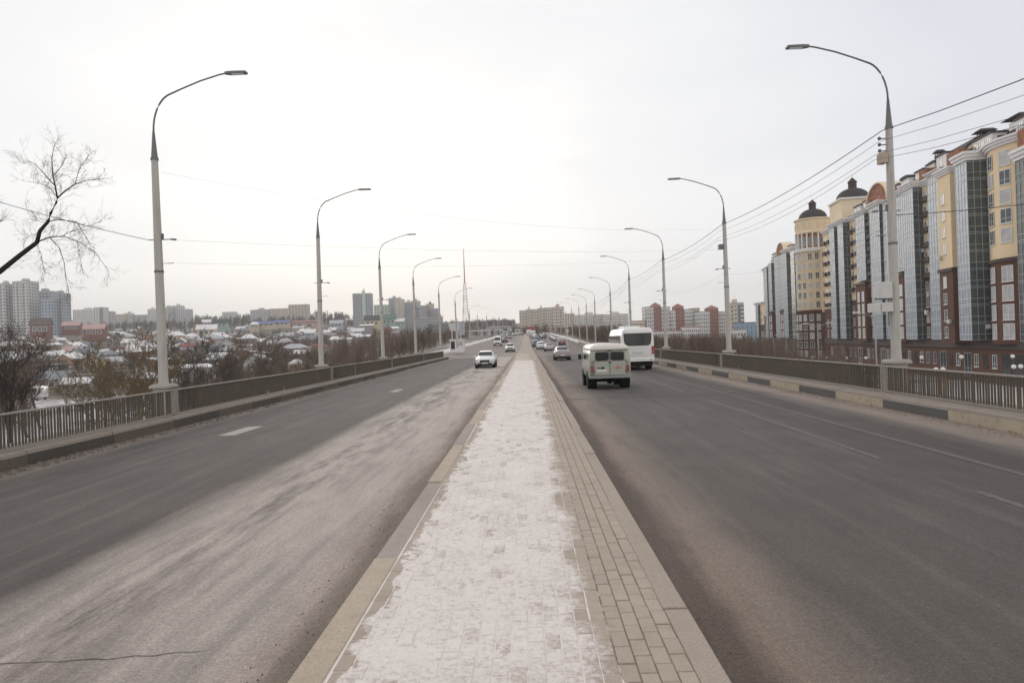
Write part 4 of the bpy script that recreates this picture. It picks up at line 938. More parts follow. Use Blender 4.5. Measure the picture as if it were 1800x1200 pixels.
# hillside brush between the houses
rr = random.Random(8); sp = []; sp2 = []
for _ in range(4200):
    px = rr.uniform(-80, 900); py = rr.uniform(552, 655)
    if px > 640: py = rr.uniform(560, 592)
    p = hit(px, py)
    if p is None or p.y < 140: continue
    if not free(p.x, p.y, 2.2) and rr.random() < .8: continue
    h = rr.uniform(3.0, 7.5) * (1.6 if p.y > 700 else 1); (sp if rr.random() < .8 else sp2).append((p.x, p.y, h, rr.uniform(4, 8)))
mass('hillside_brush', 'brown bare gardens and trees between the hillside houses', 'brush', sp, 34, 0.10, 9, 0.0)
mass('hillside_brush', 'darker evergreen and bare trees between the hillside houses', 'needles', sp2, 40, 0.13, 10, 0.0)
# skyline wood
sp = []
for _ in range(1300):
    px = rr.uniform(-60, 905); Y = rr.uniform(880, 1250)
    p = P(px, 560, Y); sp.append((p.x, Y, rr.uniform(10, 18) * (0.7 if 610 < px < 650 else (0.9 if px < 770 else 0.5)), rr.uniform(9, 16)))
mass('skyline_wood', 'dark bare wood along the left skyline', 'bark_grey', sp, 60, 0.12, 12, 0.0)
sp = []
for _ in range(500):
    px = rr.uniform(900, 1420); Y = rr.uniform(330, 700); p = P(px, 560, Y); sp.append((p.x, Y, rr.uniform(4, 8), rr.uniform(6, 11)))
mass('far_brush', 'brown bare trees in the right-hand valley', 'brush', sp, 60, 0.10, 13, 0.0)
# ---- tower blocks
def slots(x0, x1, n, w): return [(x0 + (x1 - x0) * (i + .5) / n - w / 2, x0 + (x1 - x0) * (i + .5) / n + w / 2) for i in range(n)]
def block(px0, px1, yt, yb, Y, label, wall, rz=0.0, depth=14.0, cols=6, fh=3.0, name='apartment_block', stripes=None, balc=None, roofbox=True, win='farglass', top=None, winw=0.5, trim=None, cat='apartment block'):
    a = P((px0 + px1) / 2, yb, Y); w = (px1 - px0) * Y / F_PX / (abs(math.cos(rz)) + 0.25 * abs(math.sin(rz))); zt = P((px0 + px1) / 2, yt, Y).z
    g = min(ground(a.x, Y), a.z) - 1.5
    t = thing(name, label, cat, (a.x, Y, g), rz + math.atan2(-a.x, Y) * 0.0, 'apartment blocks on the horizon')
    H = zt - g; q = MB(); q.box(-w / 2, w / 2, -depth / 2, depth / 2, 0, H); put(q.mesh('wall', wall), 'wall', t)
    q = MB(); q.box(-w / 2 - .2, w / 2 + .2, -depth / 2 - .2, depth / 2 + .2, H, H + .6); pr = put(q.mesh('parapet', trim or M['concrete']), 'parapet', t)
    if roofbox:
        q = MB(); q.box(-w * .12, w * .16, -2.5, 2.5, H + .6, H + 3.4); put(q.mesh('lift_house', trim or wall), 'lift_house', t)
        q = MB(); q.tube([(w * .05, 0, H + 3.4), (w * .05, 0, H + 6.5)], .08, 4); put(q.mesh('aerial', M['galv']), 'aerial', t)
    nf = max(1, int((H - 3.5) / fh)); q = MB()
    for k in range(nf):
        z = H - 1.0 - fh * (k + 1) + .7
        if z < 1.5: break
        for x0, x1 in slots(-w / 2, w / 2, cols, w / cols * winw): q.box(x0, x1, -depth / 2 - .06, -depth / 2 + .1, z, z + 1.5)
        for y0, y1 in slots(-depth / 2, depth / 2, 4, 1.6):
            for s_ in (-1, 1): q.box(s_ * w / 2 - .06, s_ * w / 2 + .06, y0, y1, z, z + 1.5)
    put(q.mesh('windows', M[win]), 'windows', t, kind='stuff')
    if balc:
        q = MB()
        for k in range(nf):
            z = H - 1.0 - fh * (k + 1)
            for x0, x1 in slots(-w / 2, w / 2, balc, w / balc * .42): q.box(x0 + w / balc * .2, x1 + w / balc * .2, -depth / 2 - 1.1, -depth / 2 - .02, z, z + 1.1)
        put(q.mesh('balconies', trim or M['whitetrim']), 'balconies', t, kind='stuff')
    for s_ in stripes or []:
        q = MB(); q.box((s_[0] - .5) * w, (s_[1] - .5) * w, -depth / 2 - s_[3], -depth / 2 - .07, 0, H + s_[4]); put(q.mesh('facade_strip', s_[2]), 'facade_strip', t)
    return t, w, H, depth
mt = lambda n, c: simple(n, c, 0.85, 0.1, 0.1)
T = {k: mt('block_' + k, tuple(min(.8, q_ * 1.3) for q_ in v)) for k, v in dict(grey=(.30, .30, .315), lightgrey=(.42, .42, .43), bluegrey=(.31, .33, .37), blue=(.30, .35, .42), white=(.56, .55, .54), beige=(.47, .41, .34), sand=(.52, .46, .38), pink=(.52, .42, .38), red=(.27, .11, .085), redroof=(.26, .08, .07), dgrey=(.16, .165, .18), yellow=(.55, .50, .30), green=(.13, .24, .18), mint=(.42, .50, .42), skyblue=(.20, .29, .38)).items()}
block(4, 21, 500, 560, 640, 'pale grey tower block with open balconies, leftmost of the hillside towers', T['lightgrey'], cols=3, balc=2)
block(21, 33, 503, 562, 650, 'dark grey glazed slab between the two left towers', T['dgrey'], cols=4, winw=.7, roofbox=False)
block(33, 62, 496, 564, 640, 'tall grey tower block with white balcony bands at the left edge', T['lightgrey'], cols=5, balc=3)
block(66, 96, 513, 566, 680, 'stepped pale blue tower block behind the glass one', T['bluegrey'], cols=5)
block(82, 100, 527, 572, 640, 'pale blue panelled block in front of the stepped block', T['blue'], cols=3, roofbox=False)
block(100, 118, 517, 572, 650, 'bluish block with a dark end wall, right of the tower group', T['bluegrey'], cols=4, stripes=[(.8, 1.0, T['dgrey'], .3, 0)])
block(133, 176, 545, 560, 1000, 'wide pale office block on the left skyline', T['white'], cols=12, fh=3.4)
block(170, 187, 541, 568, 980, 'pale block with a dark right end on the skyline', T['white'], cols=4, stripes=[(.7, 1.0, T['dgrey'], .3, 0)], roofbox=False)
block(188, 199, 548, 562, 1000, 'small grey block right of the dark-ended one', T['lightgrey'], cols=3, roofbox=False)
block(200, 222, 553, 562, 1080, 'low cream terrace on the skyline', T['sand'], cols=8, roofbox=False); block(223, 233, 551, 562, 1090, 'small pale block in the skyline gap', T['white'], cols=4)
block(236, 262, 554, 562, 1100, 'long low grey block left of the nearest lamp', T['lightgrey'], cols=9, roofbox=False); block(264, 274, 544, 562, 1080, 'narrow white block just left of the nearest lamp', T['white'], cols=4)
block(288, 306, 541, 560, 1050, 'pale grey block just right of the nearest lamp', T['lightgrey'], cols=5); block(306, 322, 538, 560, 1060, 'taller pale grey block in the skyline trio', T['white'], cols=4); block(322, 336, 544, 560, 1050, 'shorter block at the right of the skyline trio', T['lightgrey'], cols=4, roofbox=False)
block(394, 415, 549, 558, 1120, 'low distant white block on the wooded skyline', T['white'], cols=8, roofbox=False); block(443, 476, 545, 556, 1050, 'grey block with a raised roof box on the wooded skyline', T['lightgrey'], cols=10)
block(477, 508, 543, 556, 1050, 'wide cream-grey block left of the beige tower', T['sand'], cols=10, roofbox=False); block(510, 543, 536, 556, 1000, 'beige square tower left of the second lamp post', T['beige'], cols=6, roofbox=False)
t_, w_, H_, d_ = block(624, 655, 517, 572, 760, 'tall slender grey tower with a central green strip between lamps', T['bluegrey'], cols=7, stripes=[(.55, .72, T['mint'], .5, 3.5)], roofbox=False)
q = MB(); q.tube([(1.5, 0, H_ + .5), (1.5, 0, H_ + 7)], [.9, .25], 6); put(q.mesh('spire', T['dgrey']), 'spire', t_)
block(660, 688, 537, 562, 860, 'cream and green stepped block left of the tall middle block', T['mint'], cols=6, roofbox=False, trim=T['green']); block(686, 702, 525, 564, 880, 'bluish grey block with flat top behind the third lamp', T['bluegrey'], cols=5); block(696, 711, 527, 566, 850, 'cream fronted tower of the central cluster', T['sand'], cols=4, balc=2)
block(711, 727, 532, 566, 870, 'grey block with an ochre top, centre of the cluster', T['bluegrey'], cols=4, trim=T['beige']); block(725, 739, 530, 566, 890, 'pale block behind the fourth left lamp', T['lightgrey'], cols=4, balc=2); block(741, 753, 538, 566, 870, 'bluish low tower right of the fourth lamp', T['bluegrey'], cols=4, roofbox=False)
block(751, 763, 535, 566, 880, 'tower with a dark domed cap right of the fourth lamp', T['sand'], cols=4, trim=T['dgrey']); block(762, 771, 543, 566, 870, 'last grey block at the right of the cluster', T['bluegrey'], cols=3, roofbox=False)
block(717, 778, 558, 572, 760, 'long low grey terrace in front of the central cluster', T['grey'], cols=18, roofbox=False); block(758, 790, 569, 580, 640, 'low dark grey works building left of the booth', T['dgrey'], cols=8, roofbox=False)
block(809, 816, 567, 583, 520, 'narrow blue-grey building beside the mast', T['bluegrey'], cols=2, roofbox=False)
# right-hand skyline
for a in [(914, 926, 547, 580, 'leftmost and lowest sand-coloured slab of the central right row'), (926, 936, 545, 582, 'second sand-coloured slab of the central right row'), (936, 947, 545, 583, 'third sand-coloured slab of the central right row'), (947, 957, 543, 584, 'fourth sand-coloured slab of the central right row'), (957, 970, 542, 586, 'fifth sand-coloured slab of the central right row')]:
    block(*a[:4], 700, a[4], T['sand'], cols=4, balc=None, roofbox=(a[0] in (926, 947)), stripes=[(0.0, .16, T['grey'], .35, 0.5)])
block(970, 992, 541, 588, 660, 'pale pinkish end block of the central right row', T['pink'], cols=6, balc=3)
block(993, 1010, 552, 585, 760, 'narrow beige block right of the slab row', T['sand'], cols=4, roofbox=False)
block(1010, 1060, 554, 582, 800, 'left half of the long white panel block', T['white'], cols=16, balc=6, roofbox=True); block(1060, 1104, 553, 582, 790, 'right half of the long white panel block', T['white'], cols=14, balc=5)
block(1052, 1070, 569, 586, 560, 'small white block in front of the long panel block', T['white'], cols=5, roofbox=False)
block(1110, 1134, 565, 592, 560, 'low cream stepped block with a red edge behind the bus', T['sand'], cols=6, roofbox=False, trim=T['redroof'])
def rblock(px0, px1, yt, lab, c, pyramid=False, cols=4, yb=608, Y=560, **k):
    t, w, H, d = block(px0, px1, yt, yb, Y, lab, c, cols=cols, roofbox=False, **k)
    if pyramid:
        q = MB(); q.quadbox([(-w / 2 - .5, -w / 2 - .5, H + .6), (w / 2 + .5, -w / 2 - .5, H + .6), (w / 2 + .5, w / 2 + .5, H + .6), (-w / 2 - .5, w / 2 + .5, H + .6)], [(-.2, -.2, H + 3.0), (.2, -.2, H + 3.0), (.2, .2, H + 3.0), (-.2, .2, H + 3.0)]); put(q.mesh('pyramid_roof', T['redroof']), 'pyramid_roof', t)
    return t
rblock(1133, 1148, 541, 'white block left of the first brick-red tower', T['white'], balc=2)
rblock(1147, 1161, 538, 'first brick-red tower with a pyramid roof, left of the lamp', T['red'], True, 3, depth=12); rblock(1162, 1177, 541, 'white block behind the third right lamp', T['white'], balc=2)
rblock(1176, 1186, 547, 'white block left of the second brick-red tower', T['white'], cols=3, balc=1); rblock(1186, 1201, 540, 'second brick-red tower with a small pyramid roof', T['red'], True, 3, depth=12)
rblock(1202, 1216, 545, 'white block right of the second brick-red tower', T['white'], cols=4); rblock(1216, 1228, 543, 'beige topped block in the middle of the red and white group', T['beige'], cols=3); rblock(1226, 1245, 549, 'broad white block with a balcony column', T['white'], cols=5, Y=540, balc=2)
rblock(1244, 1261, 543, 'third brick-red tower, rightmost of the three', T['red'], True, 4, depth=12, Y=550); rblock(1261, 1276, 549, 'white block behind the second right lamp', T['white'], cols=4)
rblock(1150, 1200, 582, 'low white terrace stepping down in front of the red towers', T['white'], cols=14, Y=480, trim=T['redroof']); rblock(1202, 1226, 575, 'low white block with a red edged roof', T['white'], cols=7, Y=470, trim=T['redroof'])
block(1281, 1304, 534, 600, 520, 'beige and grey curved tower right of the second right lamp', T['beige'], cols=4, stripes=[(.55, 1.0, T['dgrey'], .4, -1)], balc=2)
t_, w_, H_, d_ = block(1296, 1334, 568, 592, 420, 'low hall clad in blue with a dark flat roof', T['skyblue'], cols=5, roofbox=False, trim=T['dgrey'], winw=.2, name='hall', cat='hall')
block(1290, 1306, 580, 604, 400, 'white gabled building below the curved tower', T['white'], cols=3, roofbox=False)
# ---- TV mast
t = thing('radio_mast', 'tall red and white lattice radio mast on the left skyline', 'mast')
Y = 1250; b = P(819.5, 575, Y); t.location = (b.x, Y, b.z); Ht = P(818, 435, Y).z - b.z; H1 = P(818, 498, Y).z - b.z
mr, mw = simple('mast_red', (.50, .12, .10), .6, 0), simple('mast_white', (.60, .58, .58), .6, 0)
NS = 14
def hw(z): return 6.5 - 4.7 * min(1, z / H1) ** .8
for k in range(NS):
    z0, z1 = H1 * k / NS, H1 * (k + 1) / NS; q = MB()
    for sx, sy in ((-1, -1), (1, -1), (1, 1), (-1, 1)):
        q.tube([(sx * hw(z0), sy * hw(z0), z0), (sx * hw(z1), sy * hw(z1), z1)], .32, 4)
        nx, ny = (sy * -1, sx) if True else (0, 0)
        q.tube([(sx * hw(z0), sy * hw(z0), z0), (-sy * hw(z1), sx * hw(z1), z1)], .16, 3); q.tube([(sx * hw(z1), sy * hw(z1), z1), (-sy * hw(z1), sx * hw(z1), z1)], .25, 3)
    put(q.mesh('lattice_section', mr if k % 4 < 2 else mw), 'lattice_section', t)
q = MB(); q.tube([(0, 0, H1), (0, 0, Ht * .8), (0, 0, Ht)], [1.2, .9, .4], 8); put(q.mesh('antenna', mr), 'antenna', t)
# ================================================================== THE LONG APARTMENT COMPLEX ON THE RIGHT
GZ = -7.8; A0 = Vector((74.4, 92.0, GZ)); AROT = math.atan2(0.9917, 0.1286)
def zb(z): return z - GZ
STOREY = [28 - 3 * k for k in range(10)]
gp_cache = {}
def cached(key, fn):
    if key not in gp_cache: gp_cache[key] = fn()
    return gp_cache[key]
def panel_mesh(w, h, gmat, fmat):
    def fn():
        g = MB(); g.box(-w / 2, w / 2, -0.05, 0.0, 0, h)
        f = MB(); n = max(1, round(w / 1.0))
        for i in range(n + 1):
            x = -w / 2 + w * i / n; f.box(x - .035, x + .035, 0.002, 0.06, 0, h)
        for z in (0.05, 1.0, h - 0.25): f.box(-w / 2, w / 2, 0.004, 0.07, z - .04, z + .04)
        return g.mesh('glazing_panel', gmat), f.mesh('frame', fmat)
    return cached(('p', round(w, 2), h, gmat.name, fmat.name), fn)
def win_mesh(w, h, gmat, fmat=None):
    def fn():
        g = MB(); g.box(-w / 2, w / 2, -.05, .015, -h / 2, h / 2)
        f = MB(); t = .07
        f.box(-w / 2 - .02, -w / 2 + t, 0, .05, -h / 2, h / 2); f.box(w / 2 - t, w / 2 + .02, 0, .05, -h / 2, h / 2); f.box(-.035, .035, 0.001, .052, -h / 2 + .01, h / 2 - .01)
        f.box(-w / 2, w / 2, 0.002, .054, h / 2 - t, h / 2 + .02); f.box(-w / 2, w / 2, 0.002, .054, -h / 2 - .02, -h / 2 + t); f.box(-w / 2 + .01, w / 2 - .01, 0.003, .05, -h * .18, -h * .18 + .05)
        f.box(-w / 2 - .12, w / 2 + .12, 0, .16, -h / 2 - .1, -h / 2 - .03)
        return g.mesh('window', gmat), f.mesh('frame', fmat or M['frame'])
    return cached(('w', w, h, gmat.name, fmat.name if fmat else ''), fn)
def window(par, s, p, z, w=1.5, h=2.1, gmat=None, rz=0):
    gm = gmat or R.choice((M['winglass'], M['winglass'], M['curtain']))
    a, b = win_mesh(w, h, gm); g = put(a, 'window', par, (s, p, zb(z)), rz); put(b, 'frame', g); return g
def glassbay(par, s0, s1, p, z0, z1, gf=None, gs=None, fr=None, curved=False):
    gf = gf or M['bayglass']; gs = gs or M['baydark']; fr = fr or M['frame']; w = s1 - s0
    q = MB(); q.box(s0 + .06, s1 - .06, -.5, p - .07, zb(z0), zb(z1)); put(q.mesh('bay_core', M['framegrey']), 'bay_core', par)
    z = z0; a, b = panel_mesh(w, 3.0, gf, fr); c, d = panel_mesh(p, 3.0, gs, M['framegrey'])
    while z < z1 - .5:
        hgt = min(3.0, z1 - z)
        if hgt < 2.9: a, b = panel_mesh(w, round(hgt, 1), gf, fr); c, d = panel_mesh(p, round(hgt, 1), gs, M['framegrey'])
        g = put(a, 'glazing_panel', par, ((s0 + s1) / 2, p, zb(z))); put(b, 'frame', g)
        for ss, rz in ((s0, math.pi / 2), (s1, -math.pi / 2)):
            if ss == s1: continue
            g = put(c, 'side_glazing', par, (ss, p / 2, zb(z)), rz); put(d, 'frame', g)
        z += 3.0
def cornice(par, s0, s1, p, z, h=1.1, name='cornice', mat=None):
    q = MB(); m_ = mat or M['whitetrim']
    q.box(s0 - .15, s1 + .15, -1.0, p + .25, zb(z), zb(z + h * .35)); q.box(s0 - .35, s1 + .35, -1.0, p + .5, zb(z + h * .35) + .002, zb(z + h * .7)); q.box(s0 - .5, s1 + .5, -1.0, p + .72, zb(z + h * .7) + .004, zb(z + h))
    put(q.mesh(name, m_), name, par)
def wallseg(par, s0, s1, p, zt, zbr, cols_, winw=1.4, winh=1.9, balcony=False, corn=True, curt=None, curved=False, lowwin=True):
    def shape(q, a, b, e):
        if curved:
            n = 10; pr = [(s0 - e, -.5)] + [(s0 - e + (s1 - s0 + 2 * e) * i / n, p + e + 1.5 * math.sin(math.pi * i / n)) for i in range(n + 1)] + [(s1 + e, -.5)]
            q.prism(pr[::-1], zb(a), zb(b), 2)
        else: q.box(s0 - e, s1 + e, -.5, p + e, zb(a), zb(b))
    q = MB(); shape(q, zbr + .5, zt, 0); put(q.mesh('wall', M['cream']), 'wall', par)
    q = MB(); shape(q, -1.0, zbr, .06); put(q.mesh('brick_wall', M['brown']), 'brick_wall', par)
    q = MB(); shape(q, zbr, zbr + .55, .3); put(q.mesh('ledge', M['bandbrown']), 'ledge', par)
    def pp(s): return p + (1.5 * math.sin(math.pi * (s - s0) / (s1 - s0)) if curved else 0)
    for s in cols_:
        sl = 0.0
        if curved: sl = -math.atan(1.5 * math.pi / (s1 - s0) * math.cos(math.pi * (s - s0) / (s1 - s0))) * -1
        for z in STOREY:
            if z + 1.3 > zt: continue
            if abs(z - zbr) < 1.1: continue
            if z < zbr and not lowwin: continue
            hh = winh if z > zbr else winh + .2
            g = window(par, s, pp(s) + (.07 if z < zbr else .01), z, winw, hh, (curt if z < zbr and curt else None), sl)
            if balcony and z > zbr:
                q = MB(); q.box(-.8, .8, .02, .75, -1.25, -1.12); q.box(-.8, .8, .70, .75, -1.1, -.25); q.box(-.8, -.75, .02, .70, -1.1, -.25); q.box(.75, .8, .02, .70, -1.1, -.25)
                me = cached('balc', lambda: q.mesh('balcony', M['bandbrown'])); put(me, 'balcony', par, (s, pp(s), zb(z)))
    if corn:
        if curved:
            q = MB()
            for e, a, b in ((.3, 0, .4), (.55, .402, .8), (.8, .804, 1.15)): shape(q, zt + a, zt + b, e)
            put(q.mesh('cornice', M['whitetrim']), 'cornice', par)
        else: cornice(par, s0, s1, p, zt)
def groundfloor(par, s0, s1):
    q = MB(); q.box(s0, s1, -.4, .35, 0, zb(-1.9)); put(q.mesh('ground_floor', M['brown']), 'ground_floor', par)
    q = MB(); q.box(s0, s1, -.4, .75, zb(-1.9), zb(-.5)); put(q.mesh('canopy_band', M['bandbrown']), 'canopy_band', par)
    s = s0 + 1.6
    while s < s1 - 1.6:
        big = R.random() < .35; a, b = win_mesh(2.4 if big else 1.3, 4.0 if big else 2.2, M['winglass'], R.choice((M['framegrey'], M['bandbrown'], M['framegrey'], None)))
        g = put(a, 'window', par, (s, .37, zb(-4.7 if big else -4.0))); put(b, 'frame', g); s += 3.4 if big else 2.9
def mansard(par, s0, s1, z=31.1, dz=3.6):
    q = MB(); q.prism([(-15, zb(z)), (-.9, zb(z)), (-2.9, zb(z + dz * .85)), (-5, zb(z + dz)), (-13, zb(z + dz))], s0, s1, 0); put(q.mesh('mansard_roof', M['roofdark']), 'mansard_roof', par)
def dormer(par, s0, s1, z=31.1, h=2.8, n=1):
    q = MB(); q.box(s0, s1, -4.0, -.55, zb(z), zb(z + h)); d = put(q.mesh('dormer', M['whitetrim']), 'dormer', par)
    q = MB(); q.box(s0 - .25, s1 + .25, -4.2, -.3, zb(z + h) + .002, zb(z + h + .3)); put(q.mesh('dormer_roof', M['roofdark']), 'dormer_roof', d)
    for i in range(n):
        s = s0 + (s1 - s0) * (i + .5) / n; a, b = win_mesh(1.2, 1.6, M['winglass']); put(a, 'dormer_window', d, (s, -.53, zb(z + h * .5)))
        put(b, 'frame', d, (s, -.53, zb(z + h * .5)))
    a, b = win_mesh(1.2, 1.6, M['winglass']); put(a, 'dormer_window', d, (s0 - .02, -2.0, zb(z + h * .5)), math.pi / 2)
    q = MB()
    for k in range(int((s1 - s0) / .5) + 1): q.box(s0 + k * .5 - .02, s0 + k * .5 + .02, -.1, -.06, zb(z), zb(z + .9))
    q.box(s0 - .5, s1 + .5, -.1, -.05, zb(z + .9), zb(z + .96)); put(q.mesh('roof_railing', M['bandbrown']), 'roof_railing', par)
def chimney(par, s, n, z, w=1.6, h=2.0, canopy=True):
    q = MB(); q.box(s - w / 2, s + w / 2, n - w / 2, n + w / 2, zb(z), zb(z + h)); c = put(q.mesh('chimney', M['whitetrim'] if w > 2 else M['bandbrown']), 'chimney', par)
    if canopy:
        q = MB(); q.quadbox([(s - w * .8, n - w * .8, zb(z + h + .5)), (s + w * .8, n - w * .8, zb(z + h + .5)), (s + w * .8, n + w * .8, zb(z + h + .5)), (s - w * .8, n + w * .8, zb(z + h + .5))], [(s - w * .5, n - w * .5, zb(z + h + 1.0)), (s + w * .5, n - w * .5, zb(z + h + 1.0)), (s + w * .5, n + w * .5, zb(z + h + 1.0)), (s - w * .5, n + w * .5, zb(z + h + 1.0))])
        for a, b in ((-1, -1), (1, -1), (1, 1), (-1, 1)): q.box(s + a * w * .4 - .06, s + a * w * .4 + .06, n + b * w * .4 - .06, n + b * w * .4 + .06, zb(z + h), zb(z + h + .55))
        put(q.mesh('chimney_canopy', M['roofdark']), 'chimney_canopy', c)
def archgable(par, s0, s1, z, p=.5):
    c = (s0 + s1) / 2; r = (s1 - s0) / 2; n = 14
    q = MB(); q.prism([(c + r * math.cos(math.pi * i / n), zb(z) + r * .72 * math.sin(math.pi * i / n)) for i in range(n + 1)][::-1], -3.0, p, 1); put(q.mesh('arched_gable', M['terra']), 'arched_gable', par)
    q = MB()
    for i in range(n):
        a, b = math.pi * i / n, math.pi * (i + 1) / n
        f = lambda u, k: (c + (r + k) * math.cos(u), zb(z) + (r + k) * .72 * math.sin(u))
        x0, z0 = f(a, 0.002); x1, z1 = f(b, 0.002); x2, z2 = f(b, .45); x3, z3 = f(a, .45)
        q.quadbox([(x0, -3.0, z0), (x0, p + .3, z0), (x1, p + .3, z1), (x1, -3.0, z1)], [(x3, -3.0, z3), (x3, p + .3, z3), (x2, p + .3, z2), (x2, -3.0, z2)])
    put(q.mesh('arch_moulding', M['creamlight']), 'arch_moulding', par)
def acunit(par, s, p, z):
    q = cached('ac', lambda: MB().bev(-.45, .45, 0.05, .45, -.35, .35, .03).mesh('air_conditioner', M['boxgrey'])); put(q, 'air_conditioner', par, (s, p, zb(z)))
def wing(label, s0, s1, zt=30.0, back=True):
    t = thing('apartment_building', label, 'apartment building', tuple(A0), AROT)
    q = MB(); q.box(s0, s1, -15, -.35, 0, zb(zt)); put(q.mesh('body', M['cream']), 'body', t)
    q = MB(); q.box(s0, s1, -.36, -.2, 0, zb(9.0 if zt > 20 else 4)); put(q.mesh('brick_wall', M['brown']), 'brick_wall', t)
    groundfloor(t, s0, s1); return t
W1 = wing('long cream and brown brick apartment building with glass bays, nearest on the right', -8, 90)
wallseg(W1, -8, 2.8, 0, 30, 12.0, [-5, -1])
glassbay(W1, 3.2, 12.6, 1.5, -.5, 26.5, M['baymurk'], M['baydark'], M['framegrey']); cornice(W1, 3.2, 12.6, 1.5, 26.5, 1.6)
q = MB(); q.box(3.4, 12.4, -.5, 1.2, zb(28.1), zb(31)); put(q.mesh('terracotta_panel', M['terra']), 'terracotta_panel', W1)
wallseg(W1, 13.4, 23.2, .1, 30, 11.9, [16.0, 19.6], 2.0, 2.25, False, True, M['curtain'], True)
glassbay(W1, 23.5, 27.4, 3.1, -.4, 29.6); cornice(W1, 23.5, 27.4, 3.1, 29.6, 1.5)
wallseg(W1, 27.5, 30.2, .3, 30, 11.9, [29.2], 1.0, 1.8, True)
wallseg(W1, 30.4, 35.2, 2.6, 29.2, 11.9, [33.2], 1.2, 1.8); wallseg(W1, 35.4, 38.0, .2, 30, 11.7, [36.9], 1.0, 1.8)
glassbay(W1, 38.3, 42.7, 1.1, -.4, 31); cornice(W1, 38.3, 42.7, 1.1, 31.0, .6)
wallseg(W1, 42.9, 46.9, .3, 30.0, 11.7, [44.2, 45.9], 1.1, 1.9, True); glassbay(W1, 47.1, 52.2, 2.0, -.4, 30.2); cornice(W1, 47.1, 52.2, 2.0, 30.2, 1.2)
wallseg(W1, 52.4, 53.9, .3, 30.0, 9.0, [53.2], .8, 1.8)
wallseg(W1, 54.0, 59.5, 1.5, 13.6, 13.1, [55.5, 58.0], 1.6, 2.2, False, False, M['curtain']); glassbay(W1, 54.1, 59.4, 1.3, 14.0, 30.2); cornice(W1, 54.0, 59.5, 1.3, 30.2, 1.0)
wallseg(W1, 59.7, 62.9, .3, 30.0, 9.0, [61.4], 1.1, 1.8, True); glassbay(W1, 63.1, 65.4, 1.0, -.4, 30.2); wallseg(W1, 65.5, 66.2, .3, 30, 9, [], 1, 1)
glassbay(W1, 66.4, 72.4, 1.4, -.4, 30.4); cornice(W1, 66.4, 72.4, 1.4, 30.4, 1.0); archgable(W1, 64, 76, 31.4)
wallseg(W1, 72.6, 76.2, .3, 30.0, 9.0, [74.0, 75.5], 1.0, 1.8, True)
wallseg(W1, 76.4, 82.8, 1.5, 13.4, 12.9, [78.0, 81.0], 1.5, 2.2, False, False, M['curtain']); glassbay(W1, 76.5, 82.7, 1.2, 13.9, 30.2); cornice(W1, 76.4, 82.8, 1.2, 30.2, 1.0)
wallseg(W1, 83.0, 89.9, .3, 30, 9, [84.6, 88.2], 1.2, 1.8, True)
for a, b, c in ((30.6, 35.0, 33.4), (43.1, 46.7, 33.0), (59.9, 62.7, 32.8), (72.8, 76, 32.6)):
    q = MB(); q.box(a, b, -.6, .9, zb(31.15), zb(c)); put(q.mesh('terracotta_panel', M['terra']), 'terracotta_panel', W1)
mansard(W1, -8, 29, 31.1, 2.9); mansard(W1, 29.02, 90); dormer(W1, 10.5, 16.0, 31.2, 2.3, 2); dormer(W1, 22.8, 28.6, 31.2, 2.5, 3)
for a, b, h in ((38.6, 42.4, 3.4), (43.4, 46.6, 2.8), (48, 51.8, 2.6), (55, 59, 2.6), (60.3, 62.6, 2.2), (77.5, 82, 2.4), (84, 88.5, 2.2)): dormer(W1, a, b, 31.2, h, max(1, int((b - a) / 1.9)))
q = MB(); gpts = [(-1.2, zb(31)), (-1.4, zb(33.2)), (-4.2, zb(35.8)), (-9, zb(36.4)), (-13.5, zb(34)), (-13.5, zb(31))]
q.prism(gpts, 35.6, 46, 0); put(q.mesh('gable_wall', M['creamlight']), 'gable_wall', W1)
q = MB(); o = [(-.9, zb(33.1)), (-4.0, zb(35.9)), (-9.1, zb(36.55)), (-13.9, zb(34))]
for (a, b), (c, d) in zip(o, o[1:]): q.quadbox([(35.1, a, b), (46.5, a, b), (46.5, c, d), (35.1, c, d)], [(35.1, a, b + .35), (46.5, a, b + .35), (46.5, c, d + .35), (35.1, c, d + .35)])
put(q.mesh('gable_roof', M['roofdark']), 'gable_roof', W1)
chimney(W1, 20, -4, 33.4, 3.0, 1.2); chimney(W1, 38, -7, 36.7, 2.0, .6); chimney(W1, 46.8, -3.0, 34.7, 1.2, 1.4); chimney(W1, 53, -5, 34.6, 1.8, .8); chimney(W1, 66, -5, 34.6, 2.0, .8)
for s, p, z in ((45.8, .45, 4.8), (44.2, 1.15, 5.0), (31.6, 2.7, 2.9), (28.6, .4, .7), (22.9, .6, 1.8), (43.2, .35, 5.2), (57, 1.6, -3.4), (75, .35, 5), (46.6, .35, 17.4), (28.2, .4, 8.6), (34.6, 2.7, 14.6), (44.9, .35, 8.4)): acunit(W1, s, p, z)
W2 = wing('cream apartment building with slim glass bays and a square domed tower', 90.02, 113)
glassbay(W2, 90.4, 94.8, 1.8, -.4, 30.2); glassbay(W2, 97.8, 102.0, 1.8, -.4, 30.2, M['bayglass'])
wallseg(W2, 95.0, 97.6, .2, 30, 7, [96.3], 1.1, 1.8, True); wallseg(W2, 102.2, 113, .2, 30, 7.6, [103.8, 107.3, 110.8], 1.3, 1.9, True)
cornice(W2, 90.4, 94.8, 1.8, 30.2, 1.1); cornice(W2, 97.8, 102.0, 1.8, 30.2, 1.1); mansard(W2, 90.02, 113, 31.1, 2.4)
q = MB(); q.box(101.5, 112, -11, -1.5, zb(31), zb(38.2)); put(q.mesh('square_tower', M['creamlight']), 'square_tower', W2)
